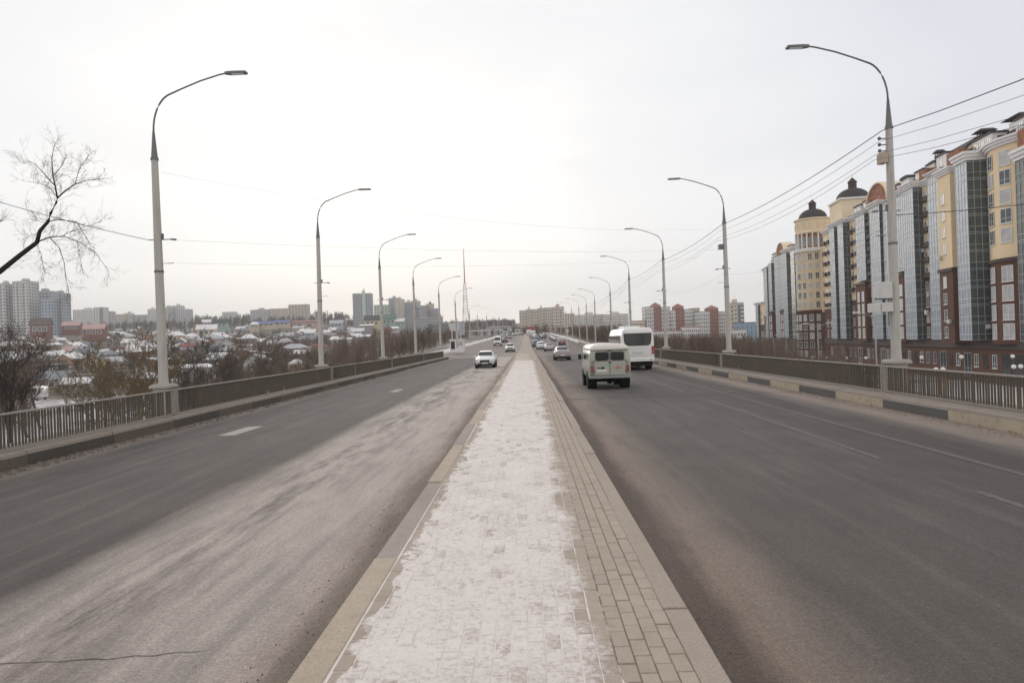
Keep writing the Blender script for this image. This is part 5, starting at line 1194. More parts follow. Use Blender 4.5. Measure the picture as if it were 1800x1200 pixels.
q = MB(); q.box(101.1, 112.4, -11.4, -1.1, zb(38.2), zb(38.7)); put(q.mesh('tower_cornice', M['whitetrim']), 'tower_cornice', W2)
def dome(par, cx, cy, r, z, hs=.72, lantern=True):
    q = MB(); q.lathe(cx, cy, [(r, zb(z)), (r * 1.02, zb(z + .3))] + [(max(.01, r * math.cos(a)), zb(z + .3) + r * hs * math.sin(a)) for a in [i * math.pi / 20 for i in range(11)]], 24); d = put(q.mesh('dome', M['roofdark'], True), 'dome', par)
    if lantern:
        t0 = z + .1 + r * hs; q = MB(); q.lathe(cx, cy, [(r * .26, zb(t0)), (r * .26, zb(t0 + r * .40)), (r * .31, zb(t0 + r * .42)), (r * .2, zb(t0 + r * .55)), (0.03, zb(t0 + r * .75)), (0.02, zb(t0 + r * .95))], 12); put(q.mesh('lantern', M['bandbrown']), 'lantern', d)
dome(W2, 106.8, -6.3, 4.4, 38.7)
W3 = thing('apartment_building', 'round cream apartment tower on a brown brick base with a dark dome', 'apartment building', tuple(A0), AROT)
CS, CN, CRR = 127.5, -1.0, 5.4
q = MB(); q.box(113.02, 136.98, -15, -1.2, 0, zb(27)); put(q.mesh('body', M['cream']), 'body', W3)
q = MB(); q.box(113.02, 136.98, -3, -.95, 0, zb(7.6)); put(q.mesh('brick_wall', M['brown']), 'brick_wall', W3)
q = MB(); q.lathe(CS, CN, [(CRR + .15, 0), (CRR + .15, zb(7.6)), (CRR + .5, zb(7.7)), (CRR + .5, zb(8.3)), (CRR, zb(8.4))], 32); put(q.mesh('brick_base', M['brown']), 'brick_base', W3)
q = MB(); q.lathe(CS, CN, [(CRR, zb(8.35)), (CRR, zb(26.4))], 32); put(q.mesh('round_wall', M['cream'], True), 'round_wall', W3)
q = MB(); q.lathe(CS, CN, [(CRR, zb(26.4)), (CRR + .6, zb(26.6)), (CRR + .6, zb(27.6)), (CRR - .3, zb(27.7)), (CRR - .3, zb(27.8))], 32); put(q.mesh('white_band', M['whitetrim']), 'white_band', W3)
q = MB(); q.lathe(CS, CN, [(CRR - .5, zb(27.7)), (CRR - .5, zb(32.2))], 32); put(q.mesh('arcade_wall', M['terra']), 'arcade_wall', W3)
for k in range(20):
    a = k * math.pi / 10; q = cached('col', lambda: MB().box(-.22, .22, -.2, .2, 0, 4.6).mesh('column', M['whitetrim'])); put(q, 'column', W3, (CS + (CRR - .2) * math.cos(a), CN + (CRR - .2) * math.sin(a), zb(27.65)), a)
for k in range(20):
    a = (k + .5) * math.pi / 10; x, y = CS + (CRR - .49) * math.cos(a), CN + (CRR - .49) * math.sin(a); wa, wb = win_mesh(.8, 2.4, M['winglass']); g = put(wa, 'window', W3, (x, y, zb(29.8)), a - math.pi / 2); put(wb, 'frame', g)
q = MB(); q.lathe(CS, CN, [(CRR - .1, zb(32.2)), (CRR + .1, zb(32.6)), (CRR - .1, zb(33.0)), (CRR - .1, zb(36.4)), (CRR + .25, zb(36.6)), (CRR + .25, zb(37.0)), (CRR - 1, zb(37.1))], 32); put(q.mesh('drum', M['creamlight']), 'drum', W3)
for k in range(16):
    a = k * math.pi / 8; q = MB(); q.tube([(CS + (CRR - .1) * math.cos(a + u * .09), CN + (CRR - .1) * math.sin(a + u * .09), zb(34.7 + v * .9)) for u, v in [(math.cos(w * math.pi / 4), math.sin(w * math.pi / 4)) for w in range(9)]], .12, 4); put(q.mesh('roundel', M['cream']), 'roundel', W3)
dome(W3, CS, CN, 4.2, 37.1)
for k in range(12):
    a = math.pi * .5 + (k - 3) * .36
    for z in [25 - 3 * j for j in range(6)] + [6, 3.2, .4, -2.4, -5.2]:
        if k > 8: continue
        rr_ = CRR + (.02 if z > 8 else .17); x, y = CS + rr_ * math.cos(a), CN + rr_ * math.sin(a); wa, wb = win_mesh(1.1 if k % 2 else 1.3, 2.0, R.choice((M['winglass'], M['curtain']))); g = put(wa, 'window', W3, (x, y, zb(z)), a - math.pi / 2); put(wb, 'frame', g)
for s in (116, 119, 134.5):
    for z in [25 - 3 * j for j in range(6)]: window(W3, s, -1.18, z, 1.2, 1.9)
for z in [25 - 3 * j for j in range(6)]:
    me = gp_cache['balc']; put(me, 'balcony', W3, (134.5, -1.2, zb(z)))
W4 = wing('far end of the cream and brown complex with glass bays and arched gable', 137, 196, 28.6)
glassbay(W4, 141, 146, 1.6, -.4, 29.5, M['baydark']); wallseg(W4, 137.1, 140.9, .2, 29, 8, [139], 1.2, 1.9, True); cornice(W4, 141, 146, 1.6, 29.5, 1.0); wallseg(W4, 146.2, 151.6, .2, 29, 8, [149], 1.3, 1.9, True)
glassbay(W4, 152, 158, 1.5, -.4, 30); cornice(W4, 152, 158, 1.5, 30, 1.0); wallseg(W4, 158.3, 164, 1.4, 9.5, 9, [159.8, 162.3], 1.4, 2.1, False, False, M['curtain']); glassbay(W4, 158.4, 163.9, 1.2, 10, 30); archgable(W4, 159, 170, 30.6)
glassbay(W4, 164.4, 172, 1.2, -.4, 30); wallseg(W4, 172.3, 176.5, .2, 29, 8, [174.5], 1.3, 1.9, True); wallseg(W4, 177, 183, 1.4, 9.5, 9, [178.5, 181.3], 1.4, 2.1, False, False, M['curtain']); glassbay(W4, 177.1, 182.9, 1.2, 10, 28.8)
glassbay(W4, 183.6, 187.6, 1.6, -.4, 28, M['bayglass']); wallseg(W4, 188, 196, .4, 27, 8, [190, 193.6], 1.4, 1.9); mansard(W4, 137, 188, 30.2, 2.6)
for a, b in ((139, 145), (152.5, 157.5), (173, 176), (178, 182.5)): dormer(W4, a, b, 30.3, 2.0, 1)
W5 = wing('low end block of the cream complex with a white cornice', 196.02, 214, 13.5)
wallseg(W5, 196.1, 204, .4, 13.5, 4.5, [198.3, 201.8], 1.5, 2.0); glassbay(W5, 204.4, 209, 1.2, -.4, 13.5, M['bayglass']); cornice(W5, 204.4, 209, 1.2, 13.5, 1.1); wallseg(W5, 209.3, 214, .4, 13.5, 4.5, [211.6], 1.5, 2.0)
q = MB(); q.box(196.5, 205, -9, -2, zb(14.6), zb(17.2)); put(q.mesh('penthouse', M['whitetrim']), 'penthouse', W5); q = MB(); q.prism([(-9.4, zb(17.2)), (-1.6, zb(17.2)), (-5.5, zb(20.2))], 196.3, 201.5, 0); put(q.mesh('roof', M['roofdark']), 'roof', W5)
# forecourt wall and street lamps in front of the complex
M['globe'] = simple('globe_glass', (0.75, 0.73, 0.68), 0.3, 0.03, 5, spec=0.6)
def globe(px, py, Y, r, label, double=False):
    p = P(px, py, Y); g = ground(p.x, Y); t = thing('globe_lamp', label, 'lamp', (p.x, Y, g), 0, 'globe lamps in front of the apartment complex'); h = p.z - g
    q = MB(); q.tube([(0, 0, 0), (0, 0, h - (r * .9 if not double else .25))], .05, 8); put(q.mesh('post', M['bandbrown'], True), 'post', t)
    if double:
        q = MB(); q.tube([(-.36, 0, h - r), (-.36, 0, h - .3), (.36, 0, h - .3), (.36, 0, h - r)], .03, 6); put(q.mesh('crossarm', M['bandbrown']), 'crossarm', t)
        for s_ in (-1, 1): q = MB(); q.ball((s_ * .36, 0, h), r, 12); put(q.mesh('globe', M['globe'], True), 'globe', t)
    else: q = MB(); q.ball((0, 0, h), r, 12); put(q.mesh('globe', M['globe'], True), 'globe', t)
globe(1651.5, 649, 72, .23, 'double globe lamp just above the right handrail', True); globe(1788, 644, 72, .23, 'double globe lamp by the entrance at the right edge', True)
for i, (px, py, Y, lb) in enumerate([(1780, 626, 80, 'single globe lamp above the double one by the entrance'), (1690, 627, 92, 'single globe lamp before the brown doorway'), (1620, 628, 100, 'single globe lamp right of the big right lamp post'), (1522, 629, 118, 'single globe lamp left of the big right lamp post'), (1488, 629, 130, 'single globe lamp before the slim glass bays'), (1453, 628, 145, 'globe lamp before the right part of the round tower'), (1429, 628, 150, 'globe lamp before the middle of the round tower'), (1405, 628, 160, 'globe lamp before the left part of the round tower')]): globe(px, py, Y, .22 if i < 1 else .27, lb)
def tlamp(px, py, Y, label, arm=2.2):
    p = P(px, py, Y); g = ground(p.x, Y); h = p.z - g; t = thing('twin_street_lamp', label, 'street lamp', (p.x, Y, g), 0, 'slim steel lamps in front of the apartment complex')
    q = MB(); q.tube([(0, 0, 0), (0, 0, h)], [.12, .07], 8); put(q.mesh('pole', M['galv'], True), 'pole', t)
    for s_ in (-1, 1):
        q = MB(); q.tube([(0, 0, h - .4), (s_ * arm * .5, 0, h + .0), (s_ * arm, 0, h + .25)], .045, 6); put(q.mesh('arm', M['galv']), 'arm', t)
        q = MB(); q.bev(s_ * arm - .45, s_ * arm + .45, -.15, .15, h + .2, h + .36, .04); put(q.mesh('lamp_head', M['boxgrey']), 'lamp_head', t)
tlamp(1437, 571, 112, 'twin-headed steel street lamp in front of the round tower', 1.9); tlamp(1538, 552, 84, 'slim steel lamp post hidden beside the big right lamp'); tlamp(1382, 590, 150, 'twin-headed steel lamp left of the round tower', 2.0); tlamp(1360, 592, 175, 'smaller twin-headed steel lamp at the far end of the complex', 2.0)
# ================================================================== VEHICLES
def wheel(par, x, y, r, w=.2, side=1):
    t = cached(('ty', r, w), lambda: MB().lathe(0, 0, [(r * .62, -w / 2), (r * .93, -w / 2), (r, -w * .36), (r, w * .36), (r * .93, w / 2), (r * .62, w / 2), (r * .62, -w / 2)], 20).mesh('wheel', M['rubber'], True))
    d = cached(('ri', r, w), lambda: MB().lathe(0, 0, [(0.01, w * .30), (r * .2, w * .34), (r * .55, w * .28), (r * .64, w * .42), (r * .64, -w * .42), (0.01, -w * .3)], 20).mesh('rim', M['chrome']))
    o = put(t, 'wheel', par, (x, y, r)); o.rotation_euler = (0, math.pi / 2 * side, 0); put(d, 'rim', o)
def car_parts(kind, pm):
    suv = kind == 'suv'; L = 2.15; hz = 1.0
    if kind == 'sedan': st = [(-2.18, .34, .60, .66, .80, .72), (-2.12, .27, .88, .98, .86, .70), (-1.75, .25, .93, 1.04, .87, .66), (-1.38, .25, .94, 1.10, .87, .62), (-.72, .24, .95, 1.42, .87, .56), (-.1, .24, .94, 1.47, .87, .57), (.38, .24, .93, 1.43, .87, .56), (1.12, .24, .92, 1.03, .87, .66), (1.75, .26, .84, .93, .85, .66), (2.10, .28, .74, .81, .83, .64), (2.2, .32, .67, .75, .80, .62)]
    else: st = [(-2.16, .38, .80, .86, .82, .70), (-2.08, .32, 1.02, 1.22, .88, .66), (-1.95, .30, 1.04, 1.50, .89, .62), (-1.6, .30, 1.05, 1.63, .89, .62), (-.6, .30, 1.05, 1.69, .89, .62), (.35, .30, 1.04, 1.64, .89, .60), (1.05, .30, 1.02, 1.13, .89, .68), (1.7, .32, .98, 1.06, .88, .66), (2.07, .34, .90, .97, .85, .64), (2.17, .38, .82, .90, .82, .62)]
    def sec(y, z0, zb_, zt, w, wt):
        h = [(w * .80, z0), (w * .97, z0 + .12), (w, (z0 + zb_) / 2), (w * .985, zb_ - .04), (w * .95, zb_), (wt + .03, zt - .06), (wt * .9, zt - .012), (wt * .45, zt + .006)]
        return [(x, y, z) for x, z in h] + [(-x, y, z) for x, z in h[::-1]]
    secs = [sec(*s_) for s_ in st]; out = []
    q = MB(); q.loft(secs); out.append(('body', q, pm, True))
    # glazing
    def lift(pts, n=.008):
        a, b, c = Vector(pts[0]), Vector(pts[1]), Vector(pts[2]); nn = (b - a).cross(c - a).normalized(); ctr = sum((Vector(p) for p in pts), Vector()) / len(pts)
        if nn.dot(ctr - Vector((0, 0, .8))) < 0: nn = -nn
        return [tuple(Vector(p) + nn * n) for p in pts]
    ridx = [i for i, s_ in enumerate(st) if s_[3] > 1.38]; r0_, r1_ = ridx[0], ridx[-1]
    def P2(i, wfrac, zfrac): s_ = st[i]; return s_
    # windscreen and rear window
    def screen(ia, ib):
        a, b = st[ia], st[ib]; u0, u1 = .10, .88
        A_ = lambda u: (a[0] + (b[0] - a[0]) * u, a[3] + (b[3] - a[3]) * u, (a[5] + .02) + (b[5] - a[5]) * u)
        y0, z0, w0 = A_(u0); y1, z1, w1 = A_(u1); return lift([(-w0 * .95, y0, z0 - .0), (w0 * .95, y0, z0), (w1 * .95, y1, z1), (-w1 * .95, y1, z1)], .022)
    q = MB(); q.poly(screen(r1_, r1_ + 1)); out.append(('windscreen', q, M['carglass'], False))
    q = MB(); q.poly(screen(r0_, r0_ - 1)); out.append(('rear_window', q, M['carglass'], False))
    for s_ in (-1, 1):
        q = MB()
        for i in range(r0_ - 1, r1_ + 1):
            a, b = st[i], st[i + 1]
            def e(sx, f): return (s_ * ((sx[4] * .95) * (1 - f) + (sx[5] + .03) * f), sx[0], (sx[2]) * (1 - f) + (sx[3] - .06) * f)
            fa = (.1, .9) if st[i][3] > 1.38 else (.1, .25); fb = (.1, .9) if st[i + 1][3] > 1.38 else (.1, .25)
            pts = [e(a, fa[0]), e(b, fb[0]), e(b, fb[1]), e(a, fa[1])]; c_ = sum((Vector(p) for p in pts), Vector()) / 4
            pts = [tuple(c_ + (Vector(p) - c_) * .94) for p in pts]; q.poly(lift(pts, .014))
        out.append(('side_window', q, M['carglass'], False))
    zf = .64 if not suv else .80
    yf = 2.145; yr = st[1][0]
    q = MB(); q.bev(-.42, .42, yf - .06, yf + .085, zf - .13, zf + .07, .02); out.append(('grille', q, M['black'], False))
    q = MB(); q.bev(-.62, .62, yf - .02, yf + .10, .30 if not suv else .38, .44 if not suv else .52, .02); out.append(('air_intake', q, M['black'], False))
    q = MB(); q.box(-.26, .26, yf + .10, yf + .115, zf - .24, zf - .13); out.append(('number_plate', q, M['plate'], False))
    q = MB(); q.box(-.26, .26, yr - .075, yr - .045, .50 if not suv else .72, .61 if not suv else .83); out.append(('number_plate', q, M['plate'], False))
    q = MB(); q.bev(-.70, .70, yr - .085, yr + .1, .26, .44, .03); out.append(('rear_bumper', q, M['black'], False))
    for s_ in (-1, 1):
        q = MB(); x0, x1 = sorted((s_ * .44, s_ * .80)); q.bev(x0, x1, yf - .20, yf + .045, zf - .01, zf + .13, .03); out.append(('headlight', q, M['head'], False))
        x0, x1 = sorted((s_ * .52, s_ * .80)); q = MB(); q.bev(x0, x1, yr - .02, yr + .22, .74 if not suv else .86, .90 if not suv else 1.12, .03); out.append(('tail_light', q, M['tail'], False))
        q = MB(); x0, x1 = sorted((s_ * .86, s_ * 1.03)); q.bev(x0, x1, .86, .98, .96 if not suv else 1.08, 1.10 if not suv else 1.24, .03); out.append(('wing_mirror', q, pm, False))
        for yy in (-1.32, 1.36):
            q = MB(); q.prism([(yy + .37 * math.cos(a), .31 + .37 * math.sin(a)) for a in [i * math.pi / 8 for i in range(17)]][:16], s_ * .60, s_ * .895 + (0), 0)
            out.append(('wheel_arch', q, M['dark'], False))
    q = MB(); q.box(-.7, .7, -2.0, 2.0, .17, .3); out.append(('underbody', q, M['dark'], False))
    return out
CM = {}
def car(kind, pname, x, y, rz, label, z=None, group='cars driving over the bridge', s_=1.0, name='car', cat='car'):
    k = (kind, pname)
    if k not in CM: CM[k] = [(n, q.mesh(n, m_, sm), ) for n, q, m_, sm in car_parts(kind, M[pname])]
    t = thing(name, label, cat, (x, y, roadz(y) if z is None else z), rz, group, (s_, s_, s_))
    for n, me in CM[k]: put(me, n, t)
    for sx in (-1, 1):
        for yy in (-1.32, 1.36): wheel(t, sx * .79, yy, .315, .2, sx)
    return t
PI = math.pi
car('sedan', 'white_paint', -3.73, 61.6, PI, 'white sedan with a black grille driving toward the camera on the left')
car('suv', 'white_paint', -3.3, 133, PI, 'second oncoming white car, smaller and nearer the median')
car('sedan', 'dark_paint', -8.6, 228, PI, 'small dark car behind the oncoming white van')
car('sedan', 'grey_paint', 3.8, 75.5, 0, 'grey sedan driving away, nearest car past the old van')
car('sedan', 'silver_paint', 4.1, 129, 0, 'silver car driving away ahead of the grey sedan')
car('suv', 'white_paint', 2.9, 146, 0, 'white car driving away half hidden by the silver one'); car('sedan', 'red_paint', 8.9, 176, 0, 'dark reddish car driving away in the outer right lane'); car('suv', 'blue_paint', 2.2, 168, 0, 'blue-grey car driving away beside the median')
rr = random.Random(4); fc = []
for k in range(26):
    y = rr.uniform(215, 420); sd_ = rr.random() < .6
    x = (rr.choice((3.2, 6.4, 9.2)) if sd_ else rr.choice((-3.6, -7.2, -10)))
    if any(abs(a - x) < 1.5 and abs(b - y) < 9 for a, b, _, _ in fc): continue
    pn = rr.choice(('white_paint', 'white_paint', 'silver_paint', 'dark_paint', 'grey_paint', 'red_paint', 'blue_paint')); kd = rr.choice(('sedan', 'suv'))
    t = car(kd, pn, x, y, 0 if sd_ else PI, None, None, 'distant traffic queued on the far rise'); fc.append((x, y, t, (pn.split('_')[0], kd, sd_)))
relabel([(t, 'distant %s %s on the far rise, %s' % (a, {'sedan': 'saloon car', 'suv': 'tall car'}[b], 'heading away' if c else 'oncoming'), x / y) for x, y, t, (a, b, c) in fc], 'car')
# --- box van / delivery van oncoming
def box_vehicle(name, label, cat, x, y, rz, w, h, L, pm, z=None, cab=True, group=None):
    t = thing(name, label, cat, (x, y, roadz(y) if z is None else z), rz, group); b = w / 2
    def sec(yy, zt, ww): return [(ww * .95, yy, .42), (ww, yy, .6), (ww, yy, zt * .5), (ww * .97, yy, zt - .35), (ww * .82, yy, zt - .04), (ww * .5, yy, zt), (-ww * .5, yy, zt), (-ww * .82, yy, zt - .04), (-ww * .97, yy, zt - .35), (-ww, yy, zt * .5), (-ww, yy, .6), (-ww * .95, yy, .42)]
    q = MB(); q.loft([sec(-L / 2, h * .98, b * .97), sec(-L / 2 + .1, h, b), sec(L / 2 - 1.9, h, b), sec(L / 2 - 1.45, h * .93, b), sec(L / 2 - .75, h * .56, b * .97), sec(L / 2 - .1, h * .46, b * .93), sec(L / 2, h * .3, b * .85)]); put(q.mesh('body', M[pm], True), 'body', t)
    y0, z0, y1, z1 = L / 2 - 1.40, h * .90, L / 2 - .78, h * .60
    q = MB(); q.poly([(-b * .80, y1 + .02, z1 + .02), (b * .80, y1 + .02, z1 + .02), (b * .72, y0 + .05, z0 - .05), (-b * .72, y0 + .05, z0 - .05)]); put(q.mesh('windscreen', M['carglass']), 'windscreen', t)
    q = MB(); q.bev(-b * .5, b * .5, L / 2 - .1, L / 2 + .03, h * .27, h * .37, .02); put(q.mesh('grille', M['black']), 'grille', t); q = MB(); q.bev(-b * .95, b * .95, L / 2 - .2, L / 2 + .06, .35, .55, .03); put(q.mesh('bumper', M['black']), 'bumper', t)
    q = MB(); q.box(-.26, .26, L / 2 + .065, L / 2 + .08, .42, .53); put(q.mesh('number_plate', M['plate']), 'number_plate', t)
    for s_ in (-1, 1):
        x0, x1 = sorted((s_ * b * .58, s_ * b * .92)); q = MB(); q.bev(x0, x1, L / 2 - .25, L / 2 + .0, h * .30, h * .41, .03); put(q.mesh('headlight', M['head']), 'headlight', t)
        x0, x1 = sorted((s_ * (b + .02), s_ * (b + .22))); q = MB(); q.bev(x0, x1, L / 2 - 1.1, L / 2 - 1.0, h * .6, h * .75, .02); put(q.mesh('wing_mirror', M['black']), 'wing_mirror', t)
        q = MB(); q.poly([(s_ * (b + .006), L / 2 - 1.9, h * .58), (s_ * (b + .006), L / 2 - 1.05, h * .58), (s_ * (b * .985 + .006), L / 2 - 1.45, h * .82), (s_ * (b * .985 + .006), L / 2 - 1.9, h * .82)]); put(q.mesh('side_window', M['carglass']), 'side_window', t)
        for yy in (-L / 2 + 1.1, L / 2 - .95): wheel(t, s_ * (b - .12), yy, .36, .22, s_)
    return t
box_vehicle('delivery_van', 'high-roofed white delivery van oncoming in the outer left lane', 'van', -8.0, 187, PI, 2.1, 2.6, 5.6, 'white_paint')
box_vehicle('parked_truck', 'small white truck with a dark windscreen parked in the valley on the left', 'truck', P(62, 700, 118).x, 118, PI + .25, 2.2, 2.5, 5.2, 'white_paint', P(62, 704, 118).z)
p_ = P(62, 704, 118)
# --- old grey-green van with a red cross (rear view)
def old_van():
    t = thing('old_van', 'old grey-green van with a red cross on its rear door driving away', 'van', (3.72, 33.2, 0), 0.0); L = 4.36; b = .96; h = 2.06
    def sec(yy, w, zt, z0=.52, e=0.0):
        hh = [(w * .93, z0), (w * .99, z0 + .10), (w, 1.02), (w * .985, 1.28), (w * .94, 1.62), (w * .90, 1.80)]
        return [(x, yy + e * 0, z) for x, z in hh] + [(-x, yy, z) for x, z in hh[::-1]]
    q = MB(); q.loft([sec(-2.18, b * .96, 0), sec(-2.12, b * .99, 0), sec(-1.9, b, 0), sec(1.5, b, 0), sec(2.0, b * .93, 0), sec(2.16, b * .84, 0)]); put(q.mesh('body', M['van_paint'], True), 'body', t)
    def rs_(yy, w, k): return [(w * 1.00, yy, 1.795), (w * 1.01, yy, 1.83), (w * .96, yy, 1.83 + .12 * k), (w * .80, yy, 1.83 + .20 * k), (w * .4, yy, 1.83 + .245 * k), (0, yy, 1.83 + .26 * k), (-w * .4, yy, 1.83 + .245 * k), (-w * .80, yy, 1.83 + .20 * k), (-w * .96, yy, 1.83 + .12 * k), (-w * 1.01, yy, 1.83), (-w * 1.00, yy, 1.795)]
    q = MB(); q.loft([rs_(-2.22, b * .88, .25), rs_(-2.17, b * .91, .72), rs_(-1.9, b * .92, 1), rs_(1.6, b * .92, 1), rs_(2.0, b * .88, .8), rs_(2.1, b * .82, .3)]); put(q.mesh('roof', M['van_roof'], True), 'roof', t)
    yb_ = -2.185
    for s_ in (-1, 1):      # rear doors, proud of the body
        x0, x1 = sorted((s_ * .012, s_ * .70)); q = MB(); q.quadbox([(x0, yb_ - .018, .66), (x1, yb_ - .018, .66), (x1, yb_ + .03, .66), (x0, yb_ + .03, .66)], [(x0, yb_ - .018, 1.74), (x1, yb_ - .018, 1.74), (x1, yb_ + .03, 1.74), (x0, yb_ + .03, 1.74)])
        d = put(q.mesh('rear_door', M['van_paint']), 'rear_door', t)
        cx = s_ * .345 ; w2, h2 = .285, .175; zc = 1.50
        def rr_poly(w_, h_, r_): return [(cx + sx * (w_ - r_) + r_ * math.cos(a), zc + sy * (h_ - r_) + r_ * math.sin(a)) for sx, sy, a0 in ((1, 1, 0), (-1, 1, 90), (-1, -1, 180), (1, -1, 270)) for a in [math.radians(a0 + k * 30) for k in range(4)]]
        q = MB(); q.poly([(x, yb_ - .026, z) for x, z in rr_poly(w2, h2, .07)]); put(q.mesh('window', M['carglass']), 'window', d)
        q = MB(); o = rr_poly(w2 + .02, h2 + .02, .08); q.tube([(x, yb_ - .02, z) for x, z in o + o[:1]], .014, 5, False); put(q.mesh('window_seal', M['black']), 'window_seal', d)
        for zz in (.78, 1.27):
            q = MB(); x0, x1 = sorted((s_ * .68, s_ * .75)); q.bev(x0, x1, yb_ - .045, yb_, zz, zz + .06, .01); put(q.mesh('hinge', M['lampmetal']), 'hinge', d)
        q = MB(); x0, x1 = sorted((s_ * .755, s_ * .865)); q.bev(x0, x1, yb_ - .055, yb_ + .02, .78, 1.09, .015); put(q.mesh('tail_light', M['tailold']), 'tail_light', t)
        x0, x1 = sorted((s_ * .79, s_ * .83)); q = MB(); q.ball((s_ * .80, yb_ - .02, 1.22), .035, 8); put(q.mesh('reflector', M['lampmetal']), 'reflector', t)
        for yy in (-1.22, 1.18): wheel(t, s_ * .80, yy, .365, .19, s_)
        # side glazing and seam
        for a, c in ((-1.75, -1.05), (-.9, -.2), (-.05, .6), (.95, 1.55)):
            q = MB(); q.poly([(s_ * b * .983, a, 1.33), (s_ * b * .983, c, 1.33), (s_ * b * .955, c, 1.60), (s_ * b * .955, a, 1.60)]); put(q.mesh('side_window', M['carglass']), 'side_window', t)
        q = MB(); q.bev(*sorted((s_ * 0.97, s_ * 1.14)), 1.6, 1.68, 1.28, 1.54, .02); m = put(q.mesh('wing_mirror', M['black']), 'wing_mirror', t)
        q = MB(); q.tube([(s_ * .9, 1.75, 1.3), (s_ * 1.08, 1.74, 1.38)], .012, 5); put(q.mesh('mirror_arm', M['black']), 'mirror_arm', m)
        for yy in (-1.22, 1.18):
            q = MB(); q.prism([(yy + .43 * math.cos(i * PI / 8), .40 + .43 * math.sin(i * PI / 8)) for i in range(16)], s_ * .55, s_ * .968, 0)
            put(q.mesh('wheel_arch', M['dark']), 'wheel_arch', t)
    q = MB(); q.box(-.006, .006, yb_ - .03, yb_, .66, 1.74); q.box(-.72, .72, yb_ - .012, yb_, 1.752, 1.762); q.box(-.97, .97, -2.12, 1.9, 1.275, 1.285); put(q.mesh('seam', M['lampmetal']), 'seam', t)
    q = MB(); q.bev(-.10, .10, yb_ - .05, yb_ - .01, 1.735, 1.765, .005); put(q.mesh('door_lamp', M['black']), 'door_lamp', t)
    q = MB(); q.bev(-.06, .06, yb_ - .06, yb_ - .018, 1.20, 1.245, .01); put(q.mesh('door_handle', M['black']), 'door_handle', t)
    q = MB(); q.box(.16, .56, yb_ - .026, yb_ - .021, .955, .985); q.box(.345, .368, yb_ - .029, yb_ - .0205, .85, 1.10); put(q.mesh('red_cross', M['cross']), 'red_cross', t)
    q = MB(); q.box(-.56, -.42, yb_ - .028, yb_ - .02, .95, .975); q.bev(-.40, -.26, yb_ - .055, yb_ - .02, .94, 1.02, .01); q.box(-.56, -.50, yb_ - .03, yb_ - .02, .99, 1.01); put(q.mesh('plate_lamp', M['black']), 'plate_lamp', t)
    q = MB(); q.box(-.60, -.14, yb_ - .032, yb_ - .020, .80, .91); put(q.mesh('number_plate', M['plate']), 'number_plate', t)
    q = MB(); q.bev(-.98, .98, -2.40, -2.24, .52, .62, .02); q.box(-.6, -.5, -2.3, -2.0, .5, .58); q.box(.5, .6, -2.3, -2.0, .5, .58); put(q.mesh('bumper', M['galv']), 'bumper', t)
    q = MB(); q.tube([(-.62, -1.22, .36), (.62, -1.22, .36)], .07, 8); q.ball((0.08, -1.22, .36), .17, 10); q.tube([(.1, -2.2, .47), (.1, -1, .42)], .035, 6); put(q.mesh('rear_axle', M['dark']), 'rear_axle', t)
    q = MB(); q.box(-.55, .55, -2.1, 2.0, .44, .56); put(q.mesh('chassis', M['dark']), 'chassis', t)
old_van()
